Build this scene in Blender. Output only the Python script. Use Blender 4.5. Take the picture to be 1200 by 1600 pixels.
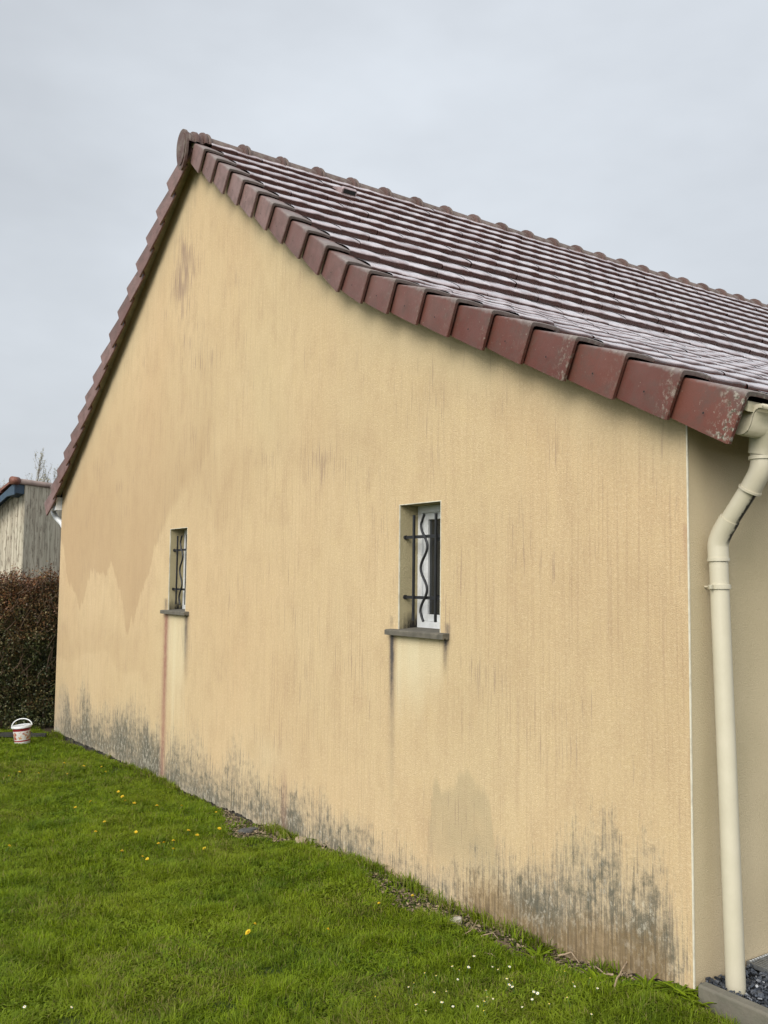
import bpy, bmesh, math, random
import numpy as np
from mathutils import Vector, Matrix
random.seed(7); rng = np.random.default_rng(7)
for o in list(bpy.data.objects): bpy.data.objects.remove(o)
S = bpy.context.scene
COL = S.collection

# ------------------------------------------------------------------ camera
CAM = np.array([-3.24488, -2.47897, 1.6]); YAW, PITCH, ROLL, FPX = 0.601768, 0.0743386, 0.0110448, 1453.79
fw = np.array([math.sin(YAW)*math.cos(PITCH), math.cos(YAW)*math.cos(PITCH), math.sin(PITCH)])
rt = np.array([math.cos(YAW), -math.sin(YAW), 0.0]); up = np.cross(rt, fw)
c_, s_ = math.cos(ROLL), math.sin(ROLL)
rt, up = c_*rt + s_*up, -s_*rt + c_*up
cd = bpy.data.cameras.new('camera'); cam = bpy.data.objects.new('camera', cd); COL.objects.link(cam)
cd.sensor_fit = 'VERTICAL'; cd.sensor_height = 36; cd.lens = 36*FPX/1600; cd.clip_start = 0.05; cd.clip_end = 2000
M = Matrix.Identity(4)
for i in range(3):
    M[i][0] = rt[i]; M[i][1] = up[i]; M[i][2] = -fw[i]; M[i][3] = CAM[i]
cam.matrix_world = M
S.camera = cam
S.render.resolution_x = 768; S.render.resolution_y = 1024
S.view_settings.view_transform = 'Standard'; S.view_settings.look = 'None'
S.view_settings.gamma = 1; S.view_settings.exposure = 0.58

# ------------------------------------------------------------------ node helper
class NB:
    def __init__(s, nt): s.nt = nt; nt.nodes.clear()
    def n(s, t, **kw):
        nd = s.nt.nodes.new(t)
        for k, v in kw.items(): setattr(nd, k, v)
        return nd
    def put(s, sock, v):
        if v is None: return
        if isinstance(v, bpy.types.NodeSocket): s.nt.links.new(v, sock)
        else:
            if isinstance(v, (tuple, list)) and len(v) == 3 and sock.type == 'RGBA': v = (*v, 1)
            sock.default_value = v
    def math(s, op, a, b=None, clamp=False):
        nd = s.n('ShaderNodeMath', operation=op, use_clamp=clamp); s.put(nd.inputs[0], a); s.put(nd.inputs[1], b); return nd.outputs[0]
    def mix(s, f, a, b, mode='MIX'):
        nd = s.n('ShaderNodeMix', data_type='RGBA', blend_type=mode, clamp_factor=True)
        s.put(nd.inputs[0], f); s.put(nd.inputs[6], a); s.put(nd.inputs[7], b); return nd.outputs[2]
    def mapr(s, v, a, b, c=0., d=1., smooth=False):
        nd = s.n('ShaderNodeMapRange', clamp=True)
        if smooth: nd.interpolation_type = 'SMOOTHSTEP'
        for i, x in enumerate((v, a, b, c, d)): s.put(nd.inputs[i], x)
        return nd.outputs[0]
    def obj(s): return s.n('ShaderNodeTexCoord').outputs['Object']
    def scale(s, vec, sc, loc=(0, 0, 0)):
        nd = s.n('ShaderNodeMapping'); s.put(nd.inputs[0], vec); nd.inputs['Scale'].default_value = sc; nd.inputs['Location'].default_value = loc; return nd.outputs[0]
    def noise(s, vec, sc, det=4, rough=.55, col=False):
        nd = s.n('ShaderNodeTexNoise'); s.put(nd.inputs['Vector'], vec); nd.inputs['Scale'].default_value = sc
        nd.inputs['Detail'].default_value = det; nd.inputs['Roughness'].default_value = rough
        return nd.outputs['Color' if col else 'Fac']
    def vor(s, vec, sc, feature='F1', out='Distance'):
        nd = s.n('ShaderNodeTexVoronoi', feature=feature); s.put(nd.inputs['Vector'], vec); nd.inputs['Scale'].default_value = sc; return nd.outputs[out]
    def attr(s, name, out='Fac'): return s.n('ShaderNodeAttribute', attribute_name=name).outputs[out]
    def bump(s, h, strength, dist, nrm=None):
        nd = s.n('ShaderNodeBump'); nd.inputs['Strength'].default_value = strength; nd.inputs['Distance'].default_value = dist
        s.put(nd.inputs['Height'], h); s.put(nd.inputs['Normal'], nrm); return nd.outputs[0]
    def out(s, sh): o = s.n('ShaderNodeOutputMaterial'); s.nt.links.new(sh, o.inputs[0])
    def bsdf(s, col, rough=.8, nrm=None, spec=.5, metal=0., coat=0., coatr=.1):
        b = s.n('ShaderNodeBsdfPrincipled'); s.put(b.inputs['Base Color'], col); s.put(b.inputs['Roughness'], rough)
        s.put(b.inputs['Normal'], nrm); s.put(b.inputs['Specular IOR Level'], spec); s.put(b.inputs['Metallic'], metal)
        s.put(b.inputs['Coat Weight'], coat); s.put(b.inputs['Coat Roughness'], coatr); return b.outputs[0]
def mat(name):
    m = bpy.data.materials.new(name); m.use_nodes = True; return m, NB(m.node_tree)

# ------------------------------------------------------------------ sky + soft sun behind the cloud
SUN_EL, SUN_AZ = math.radians(31), math.radians(243)       # azimuth clockwise from +Y: light from the left, over the lawn
sd = Vector((math.sin(SUN_AZ)*math.cos(SUN_EL), math.cos(SUN_AZ)*math.cos(SUN_EL), math.sin(SUN_EL)))
W = bpy.data.worlds.new('World'); S.world = W; W.use_nodes = True
b = NB(W.node_tree)
sky = b.n('ShaderNodeTexSky', sky_type='NISHITA'); sky.sun_disc = False; sky.sun_elevation = SUN_EL; sky.sun_rotation = SUN_AZ
sky.air_density = 1.5; sky.dust_density = 5
geo = b.n('ShaderNodeTexCoord').outputs['Generated']
cl = b.noise(b.scale(geo, (1, 1, 2.2)), 1.6, 5, .55)
cl2 = b.noise(b.scale(geo, (1, 1, 2.8), (3, 1, 4)), 3.4, 6, .5)
cloudf = b.math('ADD', b.math('MULTIPLY', b.math('SUBTRACT', cl, .5), .55), b.math('MULTIPLY', b.math('SUBTRACT', cl2, .5), .16))
dot = b.n('ShaderNodeVectorMath', operation='DOT_PRODUCT'); b.put(dot.inputs[0], geo); dot.inputs[1].default_value = sd
glow = b.math('POWER', b.math('MAXIMUM', dot.outputs['Value'], 0.), 1.5)
rgt = b.n('ShaderNodeVectorMath', operation='DOT_PRODUCT'); b.put(rgt.inputs[0], geo); rgt.inputs[1].default_value = (.83, -.55, 0)
lum = b.math('ADD', b.math('ADD', 1.0, cloudf), b.math('MULTIPLY', glow, 1.95))
lum = b.math('ADD', lum, b.math('MULTIPLY', rgt.outputs['Value'], .22))
tone = b.mix(b.mapr(cl, .3, .7), (4.35, 4.62, 4.98), (4.68, 4.98, 5.35))
sc = b.n('ShaderNodeVectorMath', operation='SCALE'); b.put(sc.inputs[0], tone); b.put(sc.inputs['Scale'], lum)
skymix = b.mix(.93, sky.outputs[0], sc.outputs[0])
bg = b.n('ShaderNodeBackground'); b.put(bg.inputs[0], skymix); bg.inputs[1].default_value = 0.10
ow = b.n('ShaderNodeOutputWorld'); b.nt.links.new(bg.outputs[0], ow.inputs[0])
sl = bpy.data.lights.new('sun', 'SUN'); sl.energy = 1.8; sl.angle = math.radians(34); sl.color = (1, .955, .88)
so = bpy.data.objects.new('sun', sl); COL.objects.link(so); so.rotation_euler = sd.to_track_quat('Z', 'Y').to_euler(); so.location = (-8, -4, 10)

# ------------------------------------------------------------------ object helpers
def link(name, me, m=None, parent=None, smooth=False):
    o = bpy.data.objects.new(name, me); COL.objects.link(o)
    if m is not None and not me.materials: me.materials.append(m)
    if parent is not None: o.parent = parent
    if smooth: me.polygons.foreach_set('use_smooth', [True]*len(me.polygons))
    return o
def tag(o, label=None, cat=None, group=None, kind=None):
    if label: o['label'] = label
    if cat: o['category'] = cat
    if group: o['group'] = group
    if kind: o['kind'] = kind
    return o
def empty(name, loc=(0, 0, 0)):
    o = bpy.data.objects.new(name, None); COL.objects.link(o); o.location = loc; o.empty_display_size = .2; return o
class MB:
    def __init__(s): s.v = []; s.f = []
    def add(s, vs, fs):
        k = len(s.v); s.v += [tuple(map(float, v)) for v in vs]; s.f += [tuple(i+k for i in f) for f in fs]; return s
    def box(s, x0, x1, y0, y1, z0, z1):
        return s.add([(x0,y0,z0),(x1,y0,z0),(x1,y1,z0),(x0,y1,z0),(x0,y0,z1),(x1,y0,z1),(x1,y1,z1),(x0,y1,z1)],
                     [(0,3,2,1),(4,5,6,7),(0,1,5,4),(1,2,6,5),(2,3,7,6),(3,0,4,7)])
    def prism(s, poly, a, b_, axis=0):      # poly = 2-D outline extruded along axis from a to b_
        n = len(poly)
        def mk(t, q):
            q = list(q); q.insert(axis, t); return q
        vs = [mk(a, q) for q in poly] + [mk(b_, q) for q in poly]
        fs = [tuple(range(n))[::-1], tuple(range(n, 2*n))] + [(i, (i+1) % n, n+(i+1) % n, n+i) for i in range(n)]
        return s.add(vs, fs)
    def tube(s, pts, r, seg=12, cap=True):
        pts = [Vector(p) for p in pts]; n = len(pts); rr = r if isinstance(r, (list, tuple)) else [r]*n
        vs = []; ref = None
        for i, p in enumerate(pts):
            t = (pts[min(i+1, n-1)] - pts[max(i-1, 0)])
            if t.length < 1e-9: t = Vector((0, 0, 1))
            t.normalize()
            if ref is None: ref = t.orthogonal().normalized()
            ref = (ref - t*ref.dot(t)).normalized(); bi = t.cross(ref)
            for k in range(seg):
                a = 2*math.pi*k/seg; vs.append(p + rr[i]*(math.cos(a)*ref + math.sin(a)*bi))
        fs = [(i*seg+k, i*seg+(k+1) % seg, (i+1)*seg+(k+1) % seg, (i+1)*seg+k) for i in range(n-1) for k in range(seg)]
        if cap: fs += [tuple(range(seg))[::-1], tuple((n-1)*seg+k for k in range(seg))]
        return s.add(vs, fs)
    def build(s, name, m, parent=None, smooth=False, bevel=0, auto=None):
        me = bpy.data.meshes.new(name); me.from_pydata(s.v, [], s.f); me.update()
        bm = bmesh.new(); bm.from_mesh(me); bmesh.ops.recalc_face_normals(bm, faces=bm.faces)
        if bevel: bmesh.ops.bevel(bm, geom=[e for e in bm.edges if len(e.link_faces) == 2 and e.calc_face_angle(0) > .5], offset=bevel, segments=2, affect='EDGES', profile=.5)
        bm.to_mesh(me); bm.free()
        o = link(name, me, m, parent, smooth)
        if auto: me.set_sharp_from_angle(angle=math.radians(auto))
        return o
def npmesh(name, V, F, m, parent=None, smooth=False, attrs=None, link_it=True):
    """V (n,3), F (m,4) quads"""
    me = bpy.data.meshes.new(name); V = np.asarray(V, np.float32); F = np.asarray(F, np.int32); k = F.shape[1]
    me.vertices.add(len(V)); me.vertices.foreach_set('co', V.ravel())
    me.loops.add(F.size); me.loops.foreach_set('vertex_index', F.ravel())
    me.polygons.add(len(F)); me.polygons.foreach_set('loop_start', np.arange(len(F), dtype=np.int32)*k)
    me.polygons.foreach_set('loop_total', np.full(len(F), k, np.int32))
    if smooth: me.polygons.foreach_set('use_smooth', np.ones(len(F), bool))
    for n_, (dom, arr) in (attrs or {}).items():
        a = me.attributes.new(n_, 'FLOAT', dom); a.data.foreach_set('value', np.asarray(arr, np.float32))
    me.update(calc_edges=True); me.validate()
    return link(name, me, m, parent)

def vnoise(x, seed, sc=1.0):                  # smooth 1-D value noise in [0,1]
    x = np.asarray(x, float)*sc; i = np.floor(x).astype(int); f = x-i; f = f*f*(3-2*f)
    def h(k): return (np.sin((k+seed*17.13)*12.9898)*43758.5453) % 1.0
    return h(i)*(1-f)+h(i+1)*f
def vnoise2(x, y, seed, sc=1.0):
    x = np.asarray(x, float)*sc; y = np.asarray(y, float)*sc
    i = np.floor(x).astype(int); j = np.floor(y).astype(int); f = x-i; g = y-j; f = f*f*(3-2*f); g = g*g*(3-2*g)
    def h(a, b_): return (np.sin(a*127.1+b_*311.7+seed*74.7)*43758.5453) % 1.0
    return (h(i, j)*(1-f)+h(i+1, j)*f)*(1-g)+(h(i, j+1)*(1-f)+h(i+1, j+1)*f)*g
def sstep(a, b_, x): t = np.clip((x-a)/(b_-a), 0, 1); return t*t*(3-2*t)

# ------------------------------------------------------------------ materials
def wall_material(gable=True):
    m, b = mat('ochre_render' if gable else 'ochre_render_eaves')
    P = b.obj()
    base = (.50, .345, .165)
    big = b.noise(b.scale(P, (1, .55, .5)), 1.1, 4, .6)
    col = b.mix(b.mapr(big, .33, .68), (.555, .39, .218), (.615, .455, .265))
    hue = b.noise(b.scale(P, (1, 1, .6), (7, 3, 1)), .55, 3, .5)
    col = b.mix(b.mapr(hue, .35, .7, 0, .55), col, (.53, .435, .245))
    # fine vertical rain streaks
    st = b.noise(b.scale(P, (1, 13, .55)), 2.6, 5, .7)
    col = b.mix(b.mapr(st, .46, .82, 0, .34), col, (.40, .275, .165))
    st2 = b.noise(b.scale(P, (1, 9, .35), (0, 4, 2)), 3.1, 4, .6)
    col = b.mix(b.mapr(st2, .48, .80, 0, .20), col, (.64, .515, .32))
    mt = b.noise(b.scale(P, (1, 1.6, 1.0), (5, 1, 3)), 3.2, 5, .65); col = b.mix(b.mapr(mt, .46, .68, 0, .42), col, (.42, .29, .165))
    mt2 = b.noise(b.scale(P, (1, 1.2, 1.1), (1, 8, 3)), 7, 4, .6); col = b.mix(b.mapr(mt2, .5, .72, 0, .25), col, (.60, .46, .24))
    s4 = b.noise(b.scale(P, (1, 42, .75), (0, 3, 8)), 1.7, 4, .6); s4m = b.mapr(b.noise(b.scale(P, (1, .8, .6), (2, 7, 1)), 1.3, 3, .6), .38, .62, .04, .50)
    col = b.mix(b.math('MULTIPLY', b.mapr(s4, .50, .68), s4m), col, (.335, .215, .135))
    grain = b.noise(P, 100, 3, .75)
    col = b.mix(b.mapr(grain, .36, .66, 0, .42), col, (.40, .285, .165))
    g2 = b.noise(b.scale(P, (1, 1, 1), (9, 9, 9)), 62, 2, .8); col = b.mix(b.mapr(g2, .5, .7, 0, .35), col, (.72, .585, .37))
    if gable:
        wet = b.attr('wet'); col = b.mix(b.math('MULTIPLY', wet, .50), col, (.38, .255, .14))
        green = b.attr('green'); col = b.mix(b.math('MULTIPLY', green, .62, True), col, (.375, .30, .18))
        pale = b.attr('pale'); col = b.mix(b.math('MULTIPLY', pale, .55), col, (.68, .62, .42))
        pale_edge = b.attr('grey'); col = b.mix(b.math('MULTIPLY', pale_edge, .6), col, (.40, .37, .31))
        # short thin dark streaks, sparse
        s3 = b.noise(b.scale(P, (1, 34, 1.5), (0, 9, 5)), 2.2, 2, .5)
        sp = b.noise(b.scale(P, (1, .9, 1.2), (3, 2, 9)), 1.6, 2, .5)
        thr = b.math('ADD', s3, b.math('MULTIPLY', b.math('SUBTRACT', sp, .5), .55))
        thr = b.math('ADD', thr, b.math('MULTIPLY', b.attr('purple'), .25))
        col = b.mix(b.mapr(thr, .655, .77, 0, b.math('ADD', .38, b.math('MULTIPLY', b.attr('purple'), .25))), col, (.20, .13, .11))
        # mould at the foot of the wall
        mold = b.attr('mold')
        n1 = b.noise(b.scale(P, (1, 25, 1.1), (0, 1, 0)), 2.7, 6, .8)
        n2 = b.noise(b.scale(P, (1, 2.6, 2.0), (0, 5, 7)), 8, 6, .8)
        nn = b.math('ADD', b.math('MULTIPLY', b.math('SUBTRACT', n1, .5), 3.0), b.math('MULTIPLY', b.math('SUBTRACT', n2, .5), 1.6))
        mf = b.mapr(b.math('ADD', mold, nn), .40, .98, 0, 1.0)
        mf = b.math('MULTIPLY', mf, b.mapr(mold, .02, .25))
        tint = b.mix(b.mapr(b.noise(b.scale(P, (1, 2.5, 1)), 2.0, 3, .6), .35, .65), (.070, .074, .064), (.105, .090, .062))
        lightm = b.mapr(b.math('ADD', mold, b.math('MULTIPLY', nn, .4)), .25, .75, 0, .5)
        col = b.mix(lightm, col, (.385, .345, .265))
        col = b.mix(b.math('MULTIPLY', mf, .85), col, tint)
        n4 = b.noise(b.scale(P, (1, 1, 1), (2, 6, 1)), 13, 6, .75)
        alg = b.math('MULTIPLY', b.mapr(b.math('ADD', b.math('MULTIPLY', mold, .30), n4), .66, .82), b.mapr(mold, .15, .5))
        col = b.mix(b.math('MULTIPLY', alg, .75), col, (.10, .095, .070))
        n5 = b.noise(b.scale(P, (1, 1.6, 1), (7, 6, 3)), 19, 5, .75)
        eff = b.math('MULTIPLY', b.mapr(b.math('ADD', b.math('MULTIPLY', mold, .16), n5), .66, .76), b.mapr(mold, .3, .7, 0, .6))
        col = b.mix(eff, col, (.52, .475, .375))
        br = b.attr('brown'); bn = b.mapr(b.math('ADD', br, b.math('MULTIPLY', b.math('SUBTRACT', n2, .5), 2.2)), .40, 1.05)
        col = b.mix(b.math('MULTIPLY', bn, .66), col, b.mix(b.mapr(n1, .4, .6), (.29, .195, .09), (.14, .090, .045)))
        dk = b.attr('drip'); dn = b.math('MULTIPLY', dk, b.mapr(n2, .25, .6, .55, 1.15))
        col = b.mix(b.math('MULTIPLY', dn, .88, True), col, (.085, .075, .07))
        rd = b.math('MULTIPLY', b.attr('red'), b.mapr(n2, .25, .65, .45, 1.1))
        col = b.mix(b.math('MULTIPLY', rd, .85, True), col, (.27, .125, .095))
        chips = b.mapr(b.vor(P, 26), .10, .06); chips = b.math('MULTIPLY', chips, b.mapr(mold, .55, 1.2, 0, .55))
        chips = b.math('MULTIPLY', chips, b.mapr(b.noise(P, 9, 2), .5, .6))
        col = b.mix(chips, col, (.50, .42, .30))
    else:
        col = b.mix(.72, col, (.56, .475, .315))
        gr = b.n('ShaderNodeSeparateXYZ'); b.put(gr.inputs[0], P)
        col = b.mix(b.mapr(b.noise(b.scale(P, (1, 1, .5)), 1.5, 3), .4, .65, .1, .6), col, (.37, .31, .18))
        col = b.mix(b.mapr(b.math('ADD', gr.outputs[2], b.math('MULTIPLY', b.noise(P, 7, 4), .4)), .62, .05, 0, .5), col, (.46, .36, .23))
    h = b.noise(P, 150, 3, .7)
    nrm = b.bump(h, .8, .0045)
    b.out(b.bsdf(col, .93, nrm, .2)); return m
M_WALL = wall_material(True); M_WALL2 = wall_material(False)

def simple(name, c, rough=.6, var=.15, nsc=12, bump=.0, metal=0, spec=.5, dirt=None, dirt_amt=.4, bdist=.004, bsc=60, coat=0):
    m, b = mat(name); P = b.obj()
    n = b.noise(P, nsc, 4, .6)
    col = b.mix(b.mapr(n, .3, .7), tuple(x*(1-var) for x in c), tuple(min(1, x*(1+var)) for x in c))
    if dirt: col = b.mix(b.mapr(b.noise(b.scale(P, (1, 1, 1), (3, 5, 1)), nsc*.7, 6, .7), .48, .72, 0, dirt_amt), col, dirt)
    nrm = b.bump(b.noise(P, bsc, 4, .6), bump, bdist) if bump else None
    b.out(b.bsdf(col, b.mapr(n, .2, .8, rough*.85, min(1, rough*1.15)), nrm, spec, metal, coat)); return m
M_PVC = simple('white_pvc', (.64, .65, .65), .35, .04, dirt=(.36, .35, .31), dirt_amt=.45)
M_BEAD = simple('cream_bead', (.60, .56, .44), .6, .12, dirt=(.34, .29, .20), dirt_amt=.8)
M_CREAM = simple('cream_pvc', (.50, .45, .335), .38, .03, nsc=6, dirt=(.30, .28, .18), dirt_amt=.5)
M_IRON = simple('black_iron', (.014, .014, .015), .45, .2, bump=.3)
M_SILL = simple('weathered_concrete_sill', (.115, .102, .078), .9, .25, nsc=18, bump=.6, dirt=(.05, .048, .035), dirt_amt=.8)
M_CONC = simple('kerb_concrete', (.135, .12, .09), .9, .15, nsc=14, bump=.6, dirt=(.10, .10, .07), dirt_amt=.7)
M_FOOT = simple('dark_footing', (.045, .04, .033), .95, .4, nsc=10, bump=1., dirt=(.02, .02, .015))
M_SOFF = simple('weathered_board', (.44, .39, .26), .85, .25, nsc=9, bump=.4, dirt=(.22, .21, .13), dirt_amt=.7)
M_DARK = simple('dark_underlay_holes', (.012, .011, .010), .9)
M_STEEL = simple('galvanised_steel', (.30, .31, .31), .45, .12, metal=.7, nsc=20, dirt=(.12, .12, .11), dirt_amt=.4)
M_REVEAL = None
def reveal_mat():
    m, b = mat('reveal_render'); P = b.obj()
    col = b.mix(b.noise(P, 6, 4), (.31, .265, .155), (.42, .355, .21))
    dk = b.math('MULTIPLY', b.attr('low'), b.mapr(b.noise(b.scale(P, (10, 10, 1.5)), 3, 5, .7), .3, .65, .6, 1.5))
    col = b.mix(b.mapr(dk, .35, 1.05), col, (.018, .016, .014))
    b.out(b.bsdf(col, .93, b.bump(b.noise(P, 95, 3), .8, .005), .2)); return m
M_REVEAL = reveal_mat()
def glass_mat():
    m, b = mat('window_glass'); P = b.obj()
    b.out(b.bsdf(b.mix(b.noise(P, 3), (.012, .014, .015), (.03, .032, .034)), .06, None, .6)); return m
M_GLASS = glass_mat()

def tile_mat(verge=False):
    m, b = mat('verge_tile_clay' if verge else 'roof_tile_clay'); P = b.obj()
    if verge:
        oi = b.n('ShaderNodeObjectInfo'); w = b.n('ShaderNodeSeparateColor'); b.put(w.inputs[0], oi.outputs['Color'])
        weather, lich, rnd = w.outputs[0], w.outputs[1], oi.outputs['Random']
        off = b.n('ShaderNodeVectorMath', operation='ADD'); b.put(off.inputs[0], P)
        cx = b.n('ShaderNodeCombineXYZ'); b.put(cx.inputs[0], b.math('MULTIPLY', rnd, 31.)); b.put(off.inputs[1], cx.outputs[0]); Q = off.outputs[0]
        red = b.mix(rnd, (.088, .022, .013), (.118, .034, .020))
        mauve = b.mix(rnd, (.145, .080, .068), (.205, .130, .115))
        col = b.mix(b.math('ADD', weather, b.math('MULTIPLY', b.math('SUBTRACT', b.noise(Q, 6, 4), .5), .8), True), red, mauve)
        col = b.mix(b.mapr(b.noise(Q, 9, 5, .75), .46, .66, 0, .65), col, (.075, .040, .028))
        sx = b.n('ShaderNodeSeparateXYZ'); b.put(sx.inputs[0], P)
        # top edge: grey weathered rim and lichen
        topw = b.mapr(b.math('ADD', sx.outputs[2], b.math('MULTIPLY', b.noise(Q, 30, 4), .03)), -.015, .006)
        col = b.mix(b.math('MULTIPLY', topw, .8), col, b.mix(b.noise(Q, 40, 3), (.13, .10, .09), (.30, .27, .25)))
        face_dirt = b.math('MULTIPLY', b.mapr(sx.outputs[2], -.13, -.02), b.mapr(sx.outputs[1], .1, -.32, .15, 1.))
        col = b.mix(b.math('MULTIPLY', face_dirt, b.mapr(b.noise(Q, 11, 5, .75), .36, .56, 0, .9)), col, (.055, .042, .032))
        lz = b.math('MULTIPLY', lich, b.mapr(b.math('ADD', sx.outputs[1], b.math('MULTIPLY', b.noise(Q, 12, 4), .14)), .19, .09))
        ln = b.mapr(b.noise(Q, 38, 5, .75), .50, .58)
        col = b.mix(b.math('MULTIPLY', lz, ln), col, b.mix(b.mapr(b.noise(Q, 60, 2), .4, .6), (.05, .05, .025), (.33, .31, .25)))
        nl = b.mapr(b.noise(Q, 55, 3, .6), .68, .72, 0, .5); col = b.mix(nl, col, (.32, .28, .22))
        rough = .62
    else:
        rnd = b.attr('rnd')
        col = b.mix(rnd, (.36, .275, .27), (.56, .49, .485))  # tops paled: wet sky sheen partly put into the colour
        col = b.mix(b.mapr(b.noise(P, 5, 5, .7), .46, .72, 0, .8), col, (.10, .05, .043))
        col = b.mix(b.mapr(b.noise(P, 28, 4, .7), .56, .7, 0, .6), col, (.36, .34, .33))
        col = b.mix(b.attr('butt'), col, b.mix(b.noise(P, 18, 4, .7), (.022, .008, .006), (.085, .028, .020)))  # butts darkened in colour: moss plus the shade under each course
        col = b.mix(b.mapr(b.noise(b.scale(P, (1, 1, 1), (4, 4, 4)), 14, 5, .8), .60, .70, 0, .7), col, (.028, .028, .018))
        Q = P; rough = b.mapr(b.noise(P, 20, 4, .6), .3, .7, .20, .38)
    nrm = b.bump(b.noise(Q, 70, 4, .7), .35, .003)
    b.out(b.bsdf(col, rough, nrm, .5, 0, 0.0 if verge else 1.0, .16)); return m
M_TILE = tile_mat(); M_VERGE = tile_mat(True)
def ridge_mat():
    m, b = mat('ridge_clay'); P = b.obj(); oi = b.n('ShaderNodeObjectInfo')
    col = b.mix(oi.outputs['Random'], (.070, .036, .028), (.115, .066, .054))
    col = b.mix(b.mapr(b.noise(P, 9, 5, .7), .45, .7, 0, .75), col, (.19, .16, .13))
    col = b.mix(b.mapr(b.noise(P, 30, 4, .7), .58, .68, 0, .8), col, (.05, .045, .03))
    b.out(b.bsdf(col, .6, b.bump(b.noise(P, 60, 4), .5, .004), .4)); return m
M_RIDGE = ridge_mat()

# ------------------------------------------------------------------ HOUSE geometry data
A0 = math.radians(35.2); YR, ZR = 5.282, 5.615
# front (lowest, top) corner of every course of the near slope
tips_y, tips_z = [4.967], [5.143]
angs = []
for k in range(1, 20):
    a = A0 if k < 10 else (math.radians(27.6) if k == 10 else math.radians(24.4))
    tips_y.append(tips_y[-1]-.3203*math.cos(a)); tips_z.append(tips_z[-1]-.3203*math.sin(a)); angs.append(a)
angs = [A0]+angs
FH = .215
COURSES = []                                   # (y, z, angle) near slope
for k in (-1,):
    COURSES.append((tips_y[0]-FH*math.sin(A0)+.3203*math.cos(A0), tips_z[0]+FH*math.cos(A0)+.3203*math.sin(A0), A0))
for y, z, a in zip(tips_y, tips_z, angs):
    # use the blended angle so that the chain of tops stays continuous
    COURSES.append((y-FH*math.sin(a), z+FH*math.cos(a), a))
COURSES_B = []                                 # far slope mirrored, straight
y0, z0 = YR+(YR-COURSES[0][0]), COURSES[0][1]
for k in range(17):
    COURSES_B.append((y0+.3203*k*math.cos(A0), z0-.3203*k*math.sin(A0), A0))
YB_END = COURSES_B[-1][0]
L = 9.35
_ys = np.array([c[0] for c in COURSES][::-1]+[YR]+[c[0] for c in COURSES_B]); _zs = np.array([c[1] for c in COURSES][::-1]+[ZR-.01]+[c[1] for c in COURSES_B])
def roofz(y): return np.interp(y, _ys, _zs)-.045
XD = 13.0                                      # depth of the house
zb_y = [0, .08, .28, .65, 1.08, 1.6, 2.2, 2.95, 3.4, 3.88, 5.08, 6.68, 8.78, 9.35]
zb_z = [-.04, -.04, -.075, -.135, -.148, -.15, -.125, -.148, -.19, -.20, -.222, -.232, -.272, -.27]
def zbot(y): return np.interp(y, zb_y, zb_z)

house = tag(empty('house', (0, 0, 0)), 'single-storey ochre rendered house seen at its gable end, with brown clay tile roof', 'house')
WINS = [(1.676, 2.077), (5.335, 5.735)]; ZW0, ZW1 = 1.312, 2.058

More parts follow.
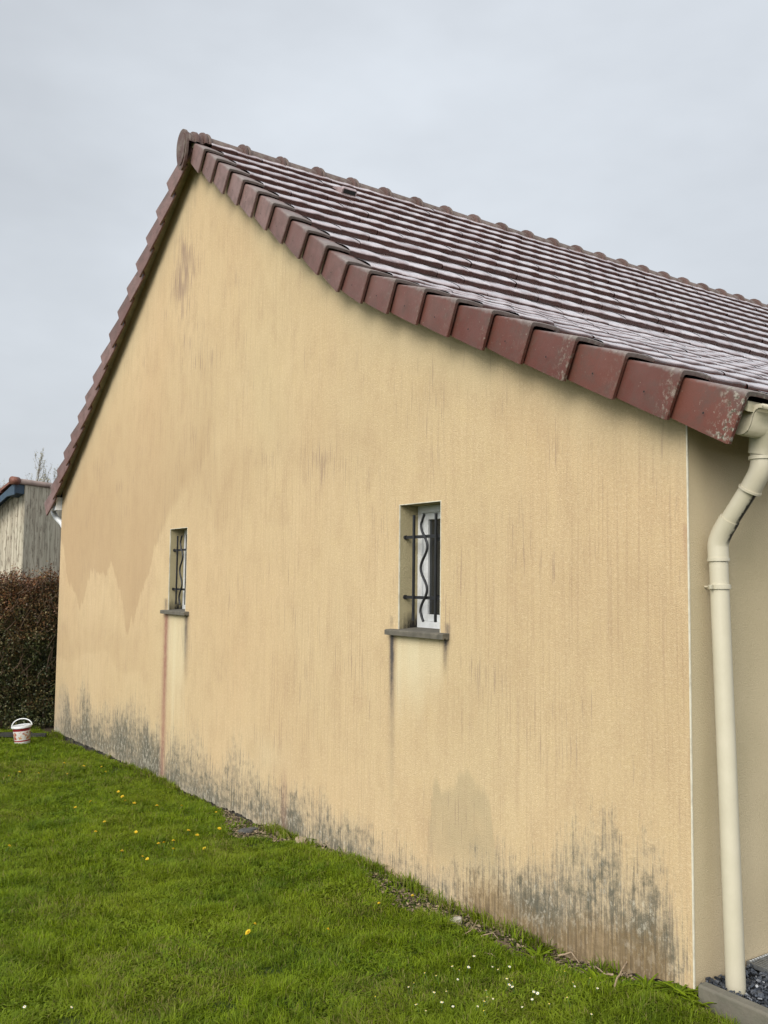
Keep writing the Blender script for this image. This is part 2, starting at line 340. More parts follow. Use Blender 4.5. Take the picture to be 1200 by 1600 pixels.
# --- gable wall : fine grid with painted-in weathering attributes
def gable_wall():
    ys = set(np.round(np.arange(0, L+1e-6, .0145), 5)) | {0., L}
    for a, b_ in WINS: ys |= {a, b_}
    ys = np.array(sorted(ys)); keep = np.ones(len(ys), bool)
    special = [0., L]+[q for w in WINS for q in w]
    for i, y in enumerate(ys):
        if y not in special and min(abs(y-q) for q in special) < .004: keep[i] = False
    ys = ys[keep]
    zs = np.array(sorted(set(np.round(np.arange(-.30, 5.62, .024), 5)) | {ZW0, ZW1}))
    ny, nz = len(ys), len(zs)
    Y, Z = np.meshgrid(ys, zs, indexing='ij')
    bot = zbot(ys)+.022*(vnoise(ys, 3, 9)-.5)+.018*(vnoise(ys, 5, 31)-.5)+.012*(vnoise(ys, 6, 90)-.5)
    Zc = np.minimum(np.maximum(Z, bot[:, None]), roofz(ys)[:, None])
    idx = np.arange(ny*nz).reshape(ny, nz)
    a = idx[:-1, :-1]; b_ = idx[1:, :-1]; c = idx[1:, 1:]; d = idx[:-1, 1:]
    yc = (Y[:-1, :-1]+Y[1:, 1:])/2; zc = (Zc[:-1, :-1]+Zc[1:, 1:])/2
    ok = (np.abs(Zc[:-1, 1:]-Zc[:-1, :-1])+np.abs(Zc[1:, 1:]-Zc[1:, :-1])) > 1e-5
    for w0, w1 in WINS: ok &= ~((yc > w0) & (yc < w1) & (zc > ZW0) & (zc < ZW1))
    F = np.stack([a[ok], d[ok], c[ok], b_[ok]], 1)
    V = np.stack([np.zeros(Y.size), Y.ravel(), Zc.ravel()], 1)
    V[:, 0] += .003*(vnoise2(V[:, 1], V[:, 2], 2, 1.3)-.5)
    # skirt at the broken lower edge
    nb = len(V)
    Vs = np.stack([np.full(ny, .03), ys, bot], 1); first = idx[:, 0]
    sk = np.arange(ny-1)
    Fs = np.stack([first[:-1], first[1:], nb+sk+1, nb+sk], 1)
    V = np.vstack([V, Vs]); F = np.vstack([F, Fs])
    y, z = V[:, 1], V[:, 2]; zz = z-zbot(y)
    # wet tongues, upper left
    ty = [4.6, 5.0, 5.33, 5.6, 5.887, 6.149, 6.301, 6.45, 6.579, 6.62, 6.655, 6.69, 6.718, 6.78, 6.835, 6.9, 6.979, 7.204, 7.40, 7.528, 7.65, 7.8, 7.95, 8.09, 8.277, 8.40, 8.453, 8.55, 8.70, 8.783, 8.951, 9.192, 9.442]
    tz = [2.75, 2.55, 2.35, 2.25, 2.065, 1.829, 1.583, 1.50, 1.289, 1.24, 1.115, 1.15, 1.195, 1.04, 1.022, 1.11, 1.316, 1.578, 1.75, 1.672, 1.69, 1.67, 1.68, 1.674, 1.425, 1.30, 1.252, 1.32, 1.41, 1.447, 1.522, 1.912, 2.102]
    zl = np.interp(y, ty, tz)+.09*(vnoise(y, 9, 14)-.5)+.06*(vnoise(y, 10, 40)-.5)+.03*(vnoise(y, 11, 90)-.5)+.04*(vnoise2(y, z, 13, 12)-.5)
    soft = .03+.22*sstep(6.3, 5.3, y)
    wet = sstep(0, 1, (z-zl)/soft)*sstep(4.2, 2.0, z)*sstep(4.4, 5.2, y)*(.75+.5*vnoise2(y, z*.3, 4, 3))
    # second, softer band and tide marks
    zt2 = .55+.22*vnoise(y, 21, 1.6)+.08*vnoise(y, 22, 5)
    wet += .38*sstep(zt2-.03, zt2+.03, z)*sstep(zt2+.55, zt2+.15, z)*sstep(5.9, 6.6, y)
    wet += .40*sstep(3.6, 2.2, y)*sstep(0.4, 1.0, z)*sstep(2.6, 1.6, z)*vnoise2(y, z, 33, 1.4)
    wet += .65*np.exp(-((y-4.9)/.8)**2-((z-2.25-.25*vnoise(y, 8, 6))/.35)**2)
    wet += .45*np.exp(-((y-3.1)/1.3)**2-((z-2.6)/.25)**2)*vnoise2(y, z, 12, 4)
    # grey-green hump low on the wall
    hy = [1.15, 1.201, 1.226, 1.252, 1.323, 1.433, 1.509, 1.566, 1.654, 1.686, 1.735, 1.76, 1.80]
    hz = [.02, .199, .331, .448, .526, .576, .553, .471, .451, .508, .474, .22, -.05]
    hl = np.interp(y, hy, hz, left=-1, right=-1)+.04*(vnoise(y, 14, 50)-.5)+.05*(vnoise2(y, z, 15, 18)-.5)
    green = .95*sstep(hl+.03, hl-.02, z)*sstep(-.1, .25, z)*(.65+.5*vnoise2(y, z, 16, 9))
    rz = roofz(y)
    dist = (rz-z)
    green += .35*sstep(.62, .25, dist)*(.6+.4*vnoise2(y, z, 17, 3))
    green += .4*sstep(5.2, 1.5, y)*sstep(1.9, 2.6, z)*vnoise2(y, z, 71, 2.2)
    pale = np.zeros_like(y)
    for (w0, w1), ln in zip(WINS, (.55, 1.3)):
        e = sstep(w0-.045, w0-.01, y)*sstep(w1+.05, w1+.015, y)
        wv = .035*(vnoise(z, 77, 7)-.5); e = sstep(w0-.05, w0+.01, y+wv)*sstep(w1+.055, w1-.005, y-wv)*(.65+.6*vnoise(y, 78, 28)*vnoise2(y, z, 79, 5))
        pale += e*sstep(1.27-ln*(.6+.7*vnoise(y, 76, 14)), 1.24, z)*(z < 1.30)
    pale += .5*np.exp(-((y-3.9)/.5)**2)*sstep(.55, .3, z)*sstep(0, .3, z)*vnoise2(y, z, 41, 3)
    pale += .5*sstep(.6, .1, dist)*(.5+.5*vnoise2(y, z, 18, 3))  # clean band, also paled to offset the shade under the verge tiles
    grey = sstep(.10, .02, zz+.05*vnoise(y, 51, 12))*(y > 3)+.55*np.exp(-((y-9.1)/.35)**2)*sstep(.7, .1, zz)
    # mould envelope
    my = [0, .10, .20, .4, .645, .855, 1.177, 1.35, 1.6, 2.0, 2.5, 2.75, 2.96, 3.3, 3.6, 3.9, 4.3, 4.6, 5.1, 5.5, 5.75, 6.2, 6.7, 7.1, 7.7, 8.2, 8.8, 9.2, 9.35]
    mh = [.30, .44, .52, .50, .47, .42, .44, .34, .22, .20, .24, .22, .30, .34, .36, .34, .38, .34, .42, .42, .44, .50, .48, .42, .42, .47, .46, .44, .3]
    env = np.interp(y, my, mh)*(.8+.45*vnoise(y, 61, 3.5)+.25*vnoise(y, 62, 17)-.15)*1.5
    ma = np.interp(y, [0, .06, .2, .6, 1.2, 1.5, 2.0, 2.5, 3.0, 4, 5, 5.7, 6.2, 7.2, 8.4, 9.1, 9.35], [.4, .75, 1.05, 1.0, 1.1, .72, .62, .62, .88, .85, .95, .9, 1.15, 1.0, 1.05, .85, .6])
    mold = np.clip(1-zz/env, 0, 1)**.75*1.12*ma*(.58+.55*vnoise2(y, z*.6, 19, 4.2))
    mold *= sstep(-.05, .09, zz+.02*vnoise(y, 7, 30))*.5+.5
    mold += 0.0
    brown = 1.35*sstep(.36, .0, zz+.1*(vnoise(y, 81, 5)-.5))*sstep(1.75, 1.2, y)*sstep(.02, .2, y)*1.0
    brown += .55*sstep(.12, .0, zz)*sstep(4.4, 3.8, y)*sstep(2.6, 3.3, y)
    def streak(yc, w, ztop, zend, wob=.006):
        yy = yc+wob*(vnoise(z, 3+yc, 5)-.5)*2
        return np.exp(-((y-yy)/w)**2)*sstep(zend, ztop-.05, z)*(z < ztop)
    drip = 1.1*streak(2.143, .020, 1.285, .72)+.45*streak(2.135, .028, 1.285, -.1)+1.0*streak(1.628, .018, 1.31, 1.04)+.5*streak(2.15, .012, 1.40, 1.3)
    drip += .85*streak(5.305, .045, 1.30, .55)+.8*streak(1.605, .02, 1.36, 1.2)
    drip += .7*streak(5.80, .035, 1.42, 1.2)
    red = 1.15*streak(5.775, .060, 1.30, -2.4)
    red += .5*streak(.005, .018, 1.85, 1.62)
    red += 0.0+.4*np.exp(-((y-3.46)/.05)**2)*sstep(.6, .2, zz)*(zz > 0)
    purple = np.exp(-((y-5.62)/.30)**2-((z-4.5)/.52)**2)*1.1+.75*np.exp(-((y-3.05)/.25)**2-((z-2.42)/.12)**2)+.6*np.exp(-((y-3.75)/.2)**2-((z-2.5)/.14)**2)+.4*np.exp(-((y-5.35)/.5)**2-((z-3.6)/.5)**2)
    at = {k: ('POINT', np.clip(v, 0, 2)) for k, v in dict(wet=wet, green=green, pale=pale, grey=grey, mold=mold, brown=brown, drip=drip, red=red, purple=purple).items()}
    return npmesh('gable_wall', V, F, M_WALL, house, False, at)
gable_wall()
# plain walls of the other sides, with footing
ZE = 2.42
def eaves_wall():
    m_ = MB().add([(0.002, 0, -.05), (XD, 0, -.05), (XD, 0, 2.44), (0.002, 0, 2.44)], [(0, 1, 2, 3)])
    return m_.build('eaves_wall', M_WALL2, house)
eaves_wall()
MB().add([(0.002, L, -.3), (XD, L, -.3), (XD, L, 2.66), (0.002, L, 2.66)], [(0, 3, 2, 1)]).build('rear_wall', M_WALL2, house)
gy = [0, L]+[]; prof = [(0, -.3)]+[(L, -.3)]+[(y, float(roofz(y))) for y in np.linspace(L, 0, 40)]
MB().add([(XD, y, z) for y, z in prof], [tuple(range(len(prof)))]).build('far_gable_wall', M_WALL2, house)
f_ = MB()
ys_ = np.linspace(0.01, L-.01, 60)
for i in range(len(ys_)-1):
    a, b_ = ys_[i], ys_[i+1]; x0, x1 = .012+.012*random.random(), .012
    f_.add([(x0, a, -.8), (x0, b_, -.8), (x0, b_, .0), (x0, a, .0)], [(0, 1, 2, 3)])
f_.build('footing', M_FOOT, house)
# white corner bead
MB().prism([(-.0025, -.0030), (.0035, -.0030), (.0035, .0), (-.0003, .0), (-.0003, .0035), (-.0025, .0035)], -.03, 2.46, 2).build('corner_bead', M_BEAD, house)

# --- windows
def window(w0, w1, label):
    D = .155
    w = MB()
    # outer frame
    fx0, fx1 = D-.02, D+.045; t = .042
    for a in ((w0, w0+t, ZW0, ZW1), (w1-t, w1, ZW0, ZW1), (w0+t, w1-t, ZW0, ZW0+t+.01), (w0+t, w1-t, ZW1-t, ZW1)): w.box(fx0, fx1, *a)
    win = w.build('window', M_PVC, house, bevel=.003); win['label'] = label
    s = MB(); i0, i1, j0, j1 = w0+t, w1-t, ZW0+t+.01, ZW1-t; t2 = .042; sx0, sx1 = fx0+.014, fx1-.005
    for a in ((i0, i0+t2, j0, j1), (i1-t2, i1, j0, j1), (i0+t2, i1-t2, j0, j0+t2), (i0+t2, i1-t2, j1-t2, j1)): s.box(sx0, sx1, *a)
    s.build('sash', M_PVC, win, bevel=.004)
    MB().box(sx0+.016, sx0+.022, i0+t2-.005, i1-t2+.005, j0+t2-.005, j1-t2+.005).build('pane', M_GLASS, win)
    # reveal
    n = 20; V = []; F = []; low = []
    loop = [(w0, ZW0), (w0, ZW1), (w1, ZW1), (w1, ZW0)]
    def strip(p, q, k=n):
        base = len(V)
        for i in range(k+1):
            u = i/k; y = p[0]+(q[0]-p[0])*u; z = p[1]+(q[1]-p[1])*u
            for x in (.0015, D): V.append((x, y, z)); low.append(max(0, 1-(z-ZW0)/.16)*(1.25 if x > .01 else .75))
        for i in range(k): a = base+2*i; F.append((a, a+1, a+3, a+2))
    strip(loop[0], loop[1]); strip(loop[1], loop[2]); strip(loop[2], loop[3])
    npmesh('reveal', V, F, M_REVEAL, win, attrs={'low': ('POINT', low)})
    e = MB()
    e.box(-.0025, .0055, w1-.001, w1+.004, ZW0, ZW1+.004); e.box(-.0025, .0055, w0-.004, w0+.001, ZW0, ZW1+.004)
    e.box(-.0025, .0055, w0+.001, w1-.001, ZW1-.001, ZW1+.004)
    e.build('edge_trim', M_BEAD, win)
    # sill: sloped concrete slab with a drip edge
    sl_ = MB().prism([(-.048, 1.281), (-.048, 1.309), (-.040, 1.313), (D-.021, 1.326), (D-.021, 1.28), (-.02, 1.281), (-.024, 1.288), (-.032, 1.288), (-.036, 1.281)], w0-.082, w1+.082, 1)
    # cut the wall overlap: slab ends sit in the render
    sl_.build('sill', M_SILL, win, bevel=.002)
    g = MB()
    X = .042
    for z in (1.507, 1.865): g.box(X-.006, X+.006, w0-.002, w1+.002, z-.009, z+.009)
    for y in (w0+.083, w1-.104): g.box(X-.0175, X-.0065, y-.0072, y+.0072, 1.37, 1.995)
    pts = []
    for i in range(61):
        z = 1.37+(1.995-1.37)*i/60; y = (w0+w1)/2-.006-.031*math.cos((z-1.68)/(.245)*2*math.pi*.98+math.pi)*(1 if 1.42 < z < 1.95 else .85)
        pts.append((X-.013, y, z))
    g.tube(pts, .0078, 8)
    for z in (1.507, 1.865):
        g.tube([(X, w1+.001, z), (X, w1-.012, z)], [.014, .013], 10)
    g.build('window_grille', M_IRON, win)
    return win
window(*WINS[0], 'right small barred window with white frame and dark pane')
window(*WINS[1], 'left small barred window, the farther one, with reddish run-off below')

# --- roof
roof = MB()
def roof_slope(courses, sgn, x0, x1, seed):
    r = np.random.default_rng(seed); V = []; F = []; C = []; Bt = []
    W_ = .252; nc = int((x1-x0)/W_)+1; us = np.linspace(0, 1, 11)
    h = .0045*np.exp(-((us-.80)/.15)**2)+.002*np.exp(-((us-.08)/.08)**2)
    ss = [-.345, -.20, -.13, -.09, -.045, -.022, -.010, -.003, 0, 0]; ns = [-.052, -.020, -.007, -.001, .001, .0, -.003, -.007, -.014, -.060]
    for ci, (cy, cz, a) in enumerate(courses):
        dy, dz = -sgn*math.cos(a), -math.sin(a); ny_, nz_ = -sgn*math.sin(a), math.cos(a)
        if ci < len(courses)-1:
            pass
        for j in range(nc):
            jz = r.normal(0, .0016); js = r.normal(0, .004); tw = r.normal(0, .0018); col = r.random()
            base = len(V)
            for s_i, n_i in zip(ss, ns):
                for u, hh in zip(us, h):
                    s = s_i+js; n = n_i+hh+jz+tw*(u-.5)
                    if ci == 0 and s < -.2: s = -.2
                    V.append((x0+(j+u*1.0)*W_, cy+dy*s+ny_*n, cz+dz*s+nz_*n))
            m_ = len(us)
            for p in range(len(ss)-1):
                for q in range(m_-1):
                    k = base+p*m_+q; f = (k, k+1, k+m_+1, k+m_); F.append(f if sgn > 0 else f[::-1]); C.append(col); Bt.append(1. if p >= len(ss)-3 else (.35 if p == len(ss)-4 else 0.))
    return np.array(V), np.array(F), np.array(C), np.array(Bt)
Vn, Fn, Cn, Bn = roof_slope(COURSES, 1, .045, XD+.1, 3)
Vb, Fb, Cb, Bb = roof_slope(COURSES_B, -1, .045, XD+.1, 4)
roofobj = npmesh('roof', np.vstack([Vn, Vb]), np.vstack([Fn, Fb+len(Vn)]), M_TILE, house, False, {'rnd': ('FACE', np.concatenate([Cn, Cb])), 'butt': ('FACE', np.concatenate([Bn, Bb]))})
roofobj['label'] = 'brown clay tile roof with pale wet sheen'
# underlay under the tiles + soffit boards at the gable overhang
u_ = MB(); yy = list(_ys); zz_ = list(_zs)
for i in range(len(yy)-1):
    a, b_ = yy[i], yy[i+1]; za, zb2 = zz_[i]-.05, zz_[i+1]-.05
    u_.add([(-.02, a, za), (XD+.05, a, za), (XD+.05, b_, zb2), (-.02, b_, zb2), (-.02, a, za-.012), (XD+.05, a, za-.012), (XD+.05, b_, zb2-.012), (-.02, b_, zb2-.012)],
           [(0, 1, 2, 3), (4, 7, 6, 5), (0, 4, 5, 1), (3, 2, 6, 7), (0, 3, 7, 4)])
u_.build('underlay', M_DARK, roofobj)
sf = MB()
def board(y0, y1, dz0, dz1, x0, x1):
    ya = sorted([y0, y1]+[y for y in yy if min(y0, y1) < y < max(y0, y1)])
    for a, b_ in zip(ya[:-1], ya[1:]):
        za, zb2 = float(np.interp(a, _ys, _zs)), float(np.interp(b_, _ys, _zs))
        sf.add([(x0, a, za+dz0), (x1, a, za+dz0), (x1, b_, zb2+dz0), (x0, b_, zb2+dz0), (x0, a, za+dz1), (x1, a, za+dz1), (x1, b_, zb2+dz1), (x0, b_, zb2+dz1)],
               [(0, 1, 2, 3), (4, 7, 6, 5), (0, 4, 5, 1), (3, 2, 6, 7), (0, 3, 7, 4), (1, 5, 6, 2)])
board(YR, YB_END-.02, -.085, -.045, -.098, -.003)
board(COURSES[-1][0]+.03, YR, -.085, -.045, -.098, -.003)
sf.build('soffit_board', M_SOFF, roofobj)
# white boxed end + downpipe bend at the far eave
MB().prism([(L+.006, 2.44), (L+.13, 2.44), (L+.13, 2.50), (L+.006, 2.60)], -.075, .12, 0).build('soffit_end', M_PVC, roofobj)
MB().prism([(.028, 2.17), (-.02, 2.14), (-.24, 2.165), (-.26, 2.20), (-.255, 2.335), (.028, 2.335)][::-1] and [(-.255, 2.20), (-.255, 2.33), (-.001, 2.33), (-.001, 2.30), (-.235, 2.30), (-.235, 2.20)], .0, XD, 0).build('soffit', simple('grey_fascia', (.34, .34, .30), .6, .1, dirt=(.12, .13, .09), dirt_amt=.5), roofobj)

# verge tiles (local frame: -y = down the slope, z = roof normal, x = into the house)
def verge_mesh(name, flip):
    outer = [(0, -FH), (0, -.012), (.003, -.005), (.010, .000), (.035, .002), (.07, .003), (.11, .002), (.15, -.001), (.19, -.004)]
    t = .017
    inner = [(.19, -.020), (.15, -.017), (.11, -.015), (.07, -.014), (.035, -.015), (.022, -.018), (t, -.03), (t, -FH)]
    prof_ = outer+inner
    secs = [(-.345, .036, -.032, .014), (-.17, .018, -.015, .005), (-.006, -.001, 0.0, 0.0), (0.0, .003, -.003, 0.0)]   # s, x shift, n shift (top), bottom raise
    V = []; n = len(prof_)
    for s_, dx, dn, br in secs:
        for (x, z) in prof_:
            zz_ = z+(dn if z > -FH+.01 else br+ (0.002 if s_ == 0 else 0)); V.append((x+dx, -s_ if flip else s_*1.0, zz_))
    V = [(x, -y if not flip else -y, z) for x, y, z in V]
    # front at y=0; back toward +y (near slope) / -y (far slope)
    F = []
    for i in range(len(secs)-1):
        for k in range(n): F.append((i*n+k, i*n+(k+1) % n, (i+1)*n+(k+1) % n, (i+1)*n+k))
    F.append(tuple(range(n))); F.append(tuple((len(secs)-1)*n+k for k in range(n)))
    # nail hole hint: small recessed disc
    me = bpy.data.meshes.new(name); me.from_pydata(V, [], F)
    bm = bmesh.new(); bm.from_mesh(me); bmesh.ops.recalc_face_normals(bm, faces=bm.faces)
    for (yc, zc) in ((.16, -.135),):
        yc = yc if not flip else -yc
        r_ = .0045; c0 = [bm.verts.new((.0045+.0+.0005, yc+r_*math.cos(a_*math.pi/4), zc+r_*math.sin(a_*math.pi/4))) for a_ in range(8)]
        bm.faces.new(c0).material_index = 1
    bm.to_mesh(me); bm.free(); me.materials.append(M_VERGE); me.materials.append(M_DARK)
    me.set_sharp_from_angle(angle=math.radians(35))
    me.polygons.foreach_set('use_smooth', [True]*len(me.polygons)); me.set_sharp_from_angle(angle=math.radians(35))
    return me
VM_N = verge_mesh('verge_tile', False); VM_F = verge_mesh('verge_tile_far', True)
XV = -.145
def place_verge(me, cy, cz, a, sgn, weather, lich):
    o = bpy.data.objects.new('verge_tile', me); COL.objects.link(o); o.parent = roofobj
    o.location = (XV+random.uniform(-.002, .002), cy, cz+random.uniform(-.002, .002))
    o.rotation_euler = ((a if sgn > 0 else -a)+random.uniform(-.014, .014), random.uniform(-.008, .008), random.uniform(-.012, .012)); o.color = (weather, lich, 0, 1); return o
for i, (cy, cz, a) in enumerate(COURSES):
    if i == 0: continue
    a2 = a
    place_verge(VM_N, cy, cz, a2, 1, float(np.clip(1.25-i/13., 0, 1)), 1.0 if i == len(COURSES)-1 else (.4 if i in (19, 17) else .12))
for i, (cy, cz, a) in enumerate(COURSES_B):
    o = place_verge(VM_F, cy, cz, a, -1, .75, 0)
    if i == 0: o.scale = (1, .5, 1)

# ridge tiles
def ridge_mesh():
    Lr = .40; m_ = MB(); seg = 14
    def half(x, r, zoff=0):
        return [(x, r*math.cos(math.pi*k/seg)*1.0, r*math.sin(math.pi*k/seg)*.98+zoff) for k in range(seg+1)]
    rings = [(.43, .112), (.050, .120), (.044, .142), (.030, .147), (.018, .143), (.015, .132), (.008, .132), (.005, .144), (-.008, .149), (-.022, .145), (-.025, .122)]
    V = []; F = []
    for x, r in rings: V += half(x, r)
    n = seg+1
    for i in range(len(rings)-1):
        for k in range(seg): F.append((i*n+k, i*n+k+1, (i+1)*n+k+1, (i+1)*n+k))
    b0 = len(V); V += half(-.024, .098)+half(.43, .095)
    for k in range(seg): F.append(((len(rings)-1)*n+k, (len(rings)-1)*n+k+1, b0+k+1, b0+k)); F.append((b0+k, b0+k+1, b0+n+k+1, b0+n+k))
    m_.add(V, F); return m_
rm = None
for i in range(34):
    x = -.0+.40*i
    if i == 0:
        o = ridge_mesh().build('ridge_tile', M_RIDGE, roofobj, True, auto=40); rm = o.data
    else:
        o = bpy.data.objects.new('ridge_tile', rm); COL.objects.link(o); o.parent = roofobj
    o.location = (x+.01, YR+random.uniform(-.003, .003), 5.520+random.uniform(-.003, .003)); o.rotation_euler = (0, random.uniform(-.006, .006), random.uniform(-.006, .006))
# first short collar + shield-shaped end cap
cap_ = MB()
seg = 20
outl = [(math.cos(math.pi*k/seg)*.118, 5.512+math.sin(math.pi*k/seg)*.140) for k in range(seg+1)]
outl += [(-.114, 5.45), (-.102, 5.40), (-.08, 5.34), (-.04, 5.292), (-.0, 5.275), (.04, 5.292), (.08, 5.34), (.102, 5.40), (.114, 5.45)]
cap_.prism([(YR+y, z) for y, z in outl], -.178, -.155, 0)
cap_.prism([(YR+y*.80, 5.50+(z-5.50)*.80) for y, z in outl], -.186, -.177, 0)
for k in (0, 1, 2): cap_.prism([(YR+.01+.008*math.cos(t), 5.49-.045*k+.009*math.sin(t)) for t in np.linspace(0, 2*math.pi, 9)[:-1]], -.189, -.185, 0)
rv = []; F = []
for x, r in [(-.156, .122), (-.14, .126), (-.13, .122), (-.10, .122), (-.095, .140), (-.065, .142), (-.055, .124), (-.02, .124)]:
    rv.append([(x, YR+r*math.cos(math.pi*k/seg), 5.51+r*math.sin(math.pi*k/seg)*.98) for k in range(seg+1)])
V = [p for q in rv for p in q]; n = seg+1
for i in range(len(rv)-1):
    for k in range(seg): F.append((i*n+k, i*n+k+1, (i+1)*n+k+1, (i+1)*n+k))
cap_.add(V, F)
cap_.build('ridge_end_cap', M_RIDGE, roofobj, bevel=0)
# vent tile
def P_on_roof(k, t, x, n):       # course index, metres up-slope
    cy, cz, a = COURSES[k]; return Vector((x, cy+math.cos(a)*t-math.sin(a)*n, cz+math.sin(a)*t+math.cos(a)*n))
vt = MB(); vk = 2
prof_v = [(.0, 0.0), (.0, .052), (.02, .064), (.16, .022), (.20, 0.0)]
cs = []
for x in (1.10, 1.115, 1.245, 1.26):
    q = .82 if x in (1.10, 1.26) else 1
    cs += [P_on_roof(vk, t+.02, x, n*q) for t, n in prof_v]
fs = []
for i in range(3):
    for k in range(4): fs.append((i*5+k, i*5+k+1, (i+1)*5+k+1, (i+1)*5+k))
fs += [(0, 1, 2, 3, 4), (15, 19, 18, 17, 16)]
vt.add(cs, fs); vt.build('roof_vent', M_TILE, roofobj, bevel=.004)
MB().add([P_on_roof(vk, .017, x, n) for x, n in ((1.115, .008), (1.245, .008), (1.245, .047), (1.115, .047))], [(0, 1, 2, 3)]).build('vent_mouth_dark', M_DARK, roofobj)  # plain dark sheet painting the shade inside the vent mouth

# --- gutter
gp = [(-.262, 2.292), (-.262, 2.215), (-.272, 2.195), (-.290, 2.186), (-.312, 2.188), (-.330, 2.200), (-.342, 2.222), (-.350, 2.25), (-.362, 2.272), (-.378, 2.280), (-.392, 2.278), (-.395, 2.288), (-.388, 2.296)]
GX = -.055
gi = [(y+.004*(1 if y < -.30 else -1)*1., z+.004) for y, z in gp]
g = MB(); n = len(gp)
V = [(GX, y, z) for y, z in gp]+[(XD, y, z) for y, z in gp]
g.add(V, [(i, i+1, n+i+1, n+i) for i in range(n-1)])
gutter = g.build('gutter', M_CREAM, house, True, auto=50)
sm = gutter.modifiers.new('thick', 'SOLIDIFY'); sm.thickness = .004; sm.offset = 0
MB().prism([(-.262, 2.292)]+gp[1:], GX-.008, GX-.001, 0).build('gutter_end', M_CREAM, gutter, bevel=.0015)
for x in (.95, 1.9, 2.9): MB().box(x, x+.02, -.385, -.262, 2.293, 2.298).build('gutter_bracket', M_CREAM, gutter)
# --- downpipe
PX = .103
dp = MB(); R_ = .0385
dp.tube([(PX, -.068, 1.77), (PX, -.094, .9), (PX, -.120, -.02)], R_, 28)
dp.tube([(PX, -.262, 2.045), (PX, -.078, 1.805)], R_*.985, 28)
downpipe = dp.build('downpipe', M_CREAM, house, True, auto=40)
def elbow(name, pts, r, ring=True):
    m_ = MB(); m_.tube(pts, r, 28)
    return m_.build(name, M_CREAM, downpipe, True, auto=50)
def arc(p0, p1, p2, n=10):
    return [((1-t)**2*Vector(p0)+2*t*(1-t)*Vector(p1)+t*t*Vector(p2)) for t in np.linspace(0, 1, n)]
elbow('pipe_elbow', [(PX, -.2765, 2.135), (PX, -.2765, 2.10)]+arc((PX, -.2765, 2.10), (PX, -.2765, 2.065), (PX, -.2525, 2.03))+[(PX, -.222, 1.983)], R_+.004)
elbow('pipe_elbow', [(PX, -.128, 1.872)]+arc((PX, -.109, 1.846), (PX, -.0675, 1.79), (PX, -.0685, 1.755))+[(PX, -.0700, 1.70)], R_+.004)
for a, b_, r in (((PX, -.2765, 2.118), (PX, -.2765, 2.104), .049), ((PX, -.226, 1.99), (PX, -.221, 1.982), .0478), ((PX, -.0697, 1.712), (PX, -.0701, 1.698), .0455),):
    t = MB(); t.tube([a, b_], r, 28); t.build('pipe_collar', M_CREAM, downpipe, True, auto=40)
# outlet under the gutter
t = MB(); t.tube([(PX, -.300, 2.215), (PX, -.292, 2.19), (PX, -.282, 2.155), (PX, -.2765, 2.125)], [.062, .058, .052, .050], 28); t.build('gutter_outlet', M_CREAM, downpipe, True, auto=40)
# clamp
t = MB(); t.tube([(PX, -.0731, 1.602), (PX, -.0737, 1.582)], .0455, 28)
t.box(PX-.062, PX-.040, -.079, -.069, 1.583, 1.601); t.box(PX+.040, PX+.062, -.079, -.069, 1.583, 1.601); t.tube([(PX, -.05, 1.592), (PX, .0, 1.592)], .005, 8)
t.build('pipe_clamp', M_CREAM, downpipe, bevel=.0015)
# black run-off stain on the sloping length is a thin dirt film on the pipe surface
def pipe_stain():
    m, b = mat('cream_pvc_stained'); P = b.obj()
    n = b.noise(P, 6, 4, .6); col = b.mix(b.mapr(n, .3, .7), (.47, .425, .31), (.53, .48, .36))
    sp = b.n('ShaderNodeSeparateXYZ'); b.put(sp.inputs[0], P)
    # run-off film on the lower right flank of the sloping length
    ax = Vector((0, -.157, .24)).normalized(); e = Vector(rt)*.8-Vector(up)*.6; e = (e-ax*e.dot(ax)).normalized()
    dt = b.n('ShaderNodeVectorMath', operation='DOT_PRODUCT'); sb = b.n('ShaderNodeVectorMath', operation='SUBTRACT'); b.put(sb.inputs[0], P); sb.inputs[1].default_value = (PX, -.262, 2.045)
    b.put(dt.inputs[0], sb.outputs[0]); dt.inputs[1].default_value = e
    q = b.math('ADD', dt.outputs['Value'], b.math('MULTIPLY', b.math('SUBTRACT', b.noise(P, 45, 5, .7), .5), .030))
    f = b.mapr(q, R_*.22, R_*.42)
    f = b.math('MULTIPLY', f, b.mapr(sp.outputs[2], 1.985, 1.96)); f = b.math('MULTIPLY', f, b.mapr(sp.outputs[2], 1.762, 1.79))
    col = b.mix(f, col, (.02, .02, .016))
    low = b.mapr(sp.outputs[2], .25, -.02, 0, .3); col = b.mix(low, col, (.33, .30, .22))
    b.out(b.bsdf(col, .4)); return m
M_STN = pipe_stain(); downpipe.data.materials.clear(); downpipe.data.materials.append(M_STN)
for ch in downpipe.children:
    if ch.name == 'pipe_elbow.001': ch.data.materials.clear(); ch.data.materials.append(M_STN)

# rear gutter bend visible past the far corner
t = MB(); t.tube([(-.03, YB_END-.03, 2.44), (-.03, YB_END-.035, 2.42), (-.01, YB_END-.08, 2.36), (.03, L+.09, 2.28), (.06, L+.06, 2.20), (.06, L+.06, 0)], .033, 16); t.build('rear_downpipe', M_PVC, house, True)

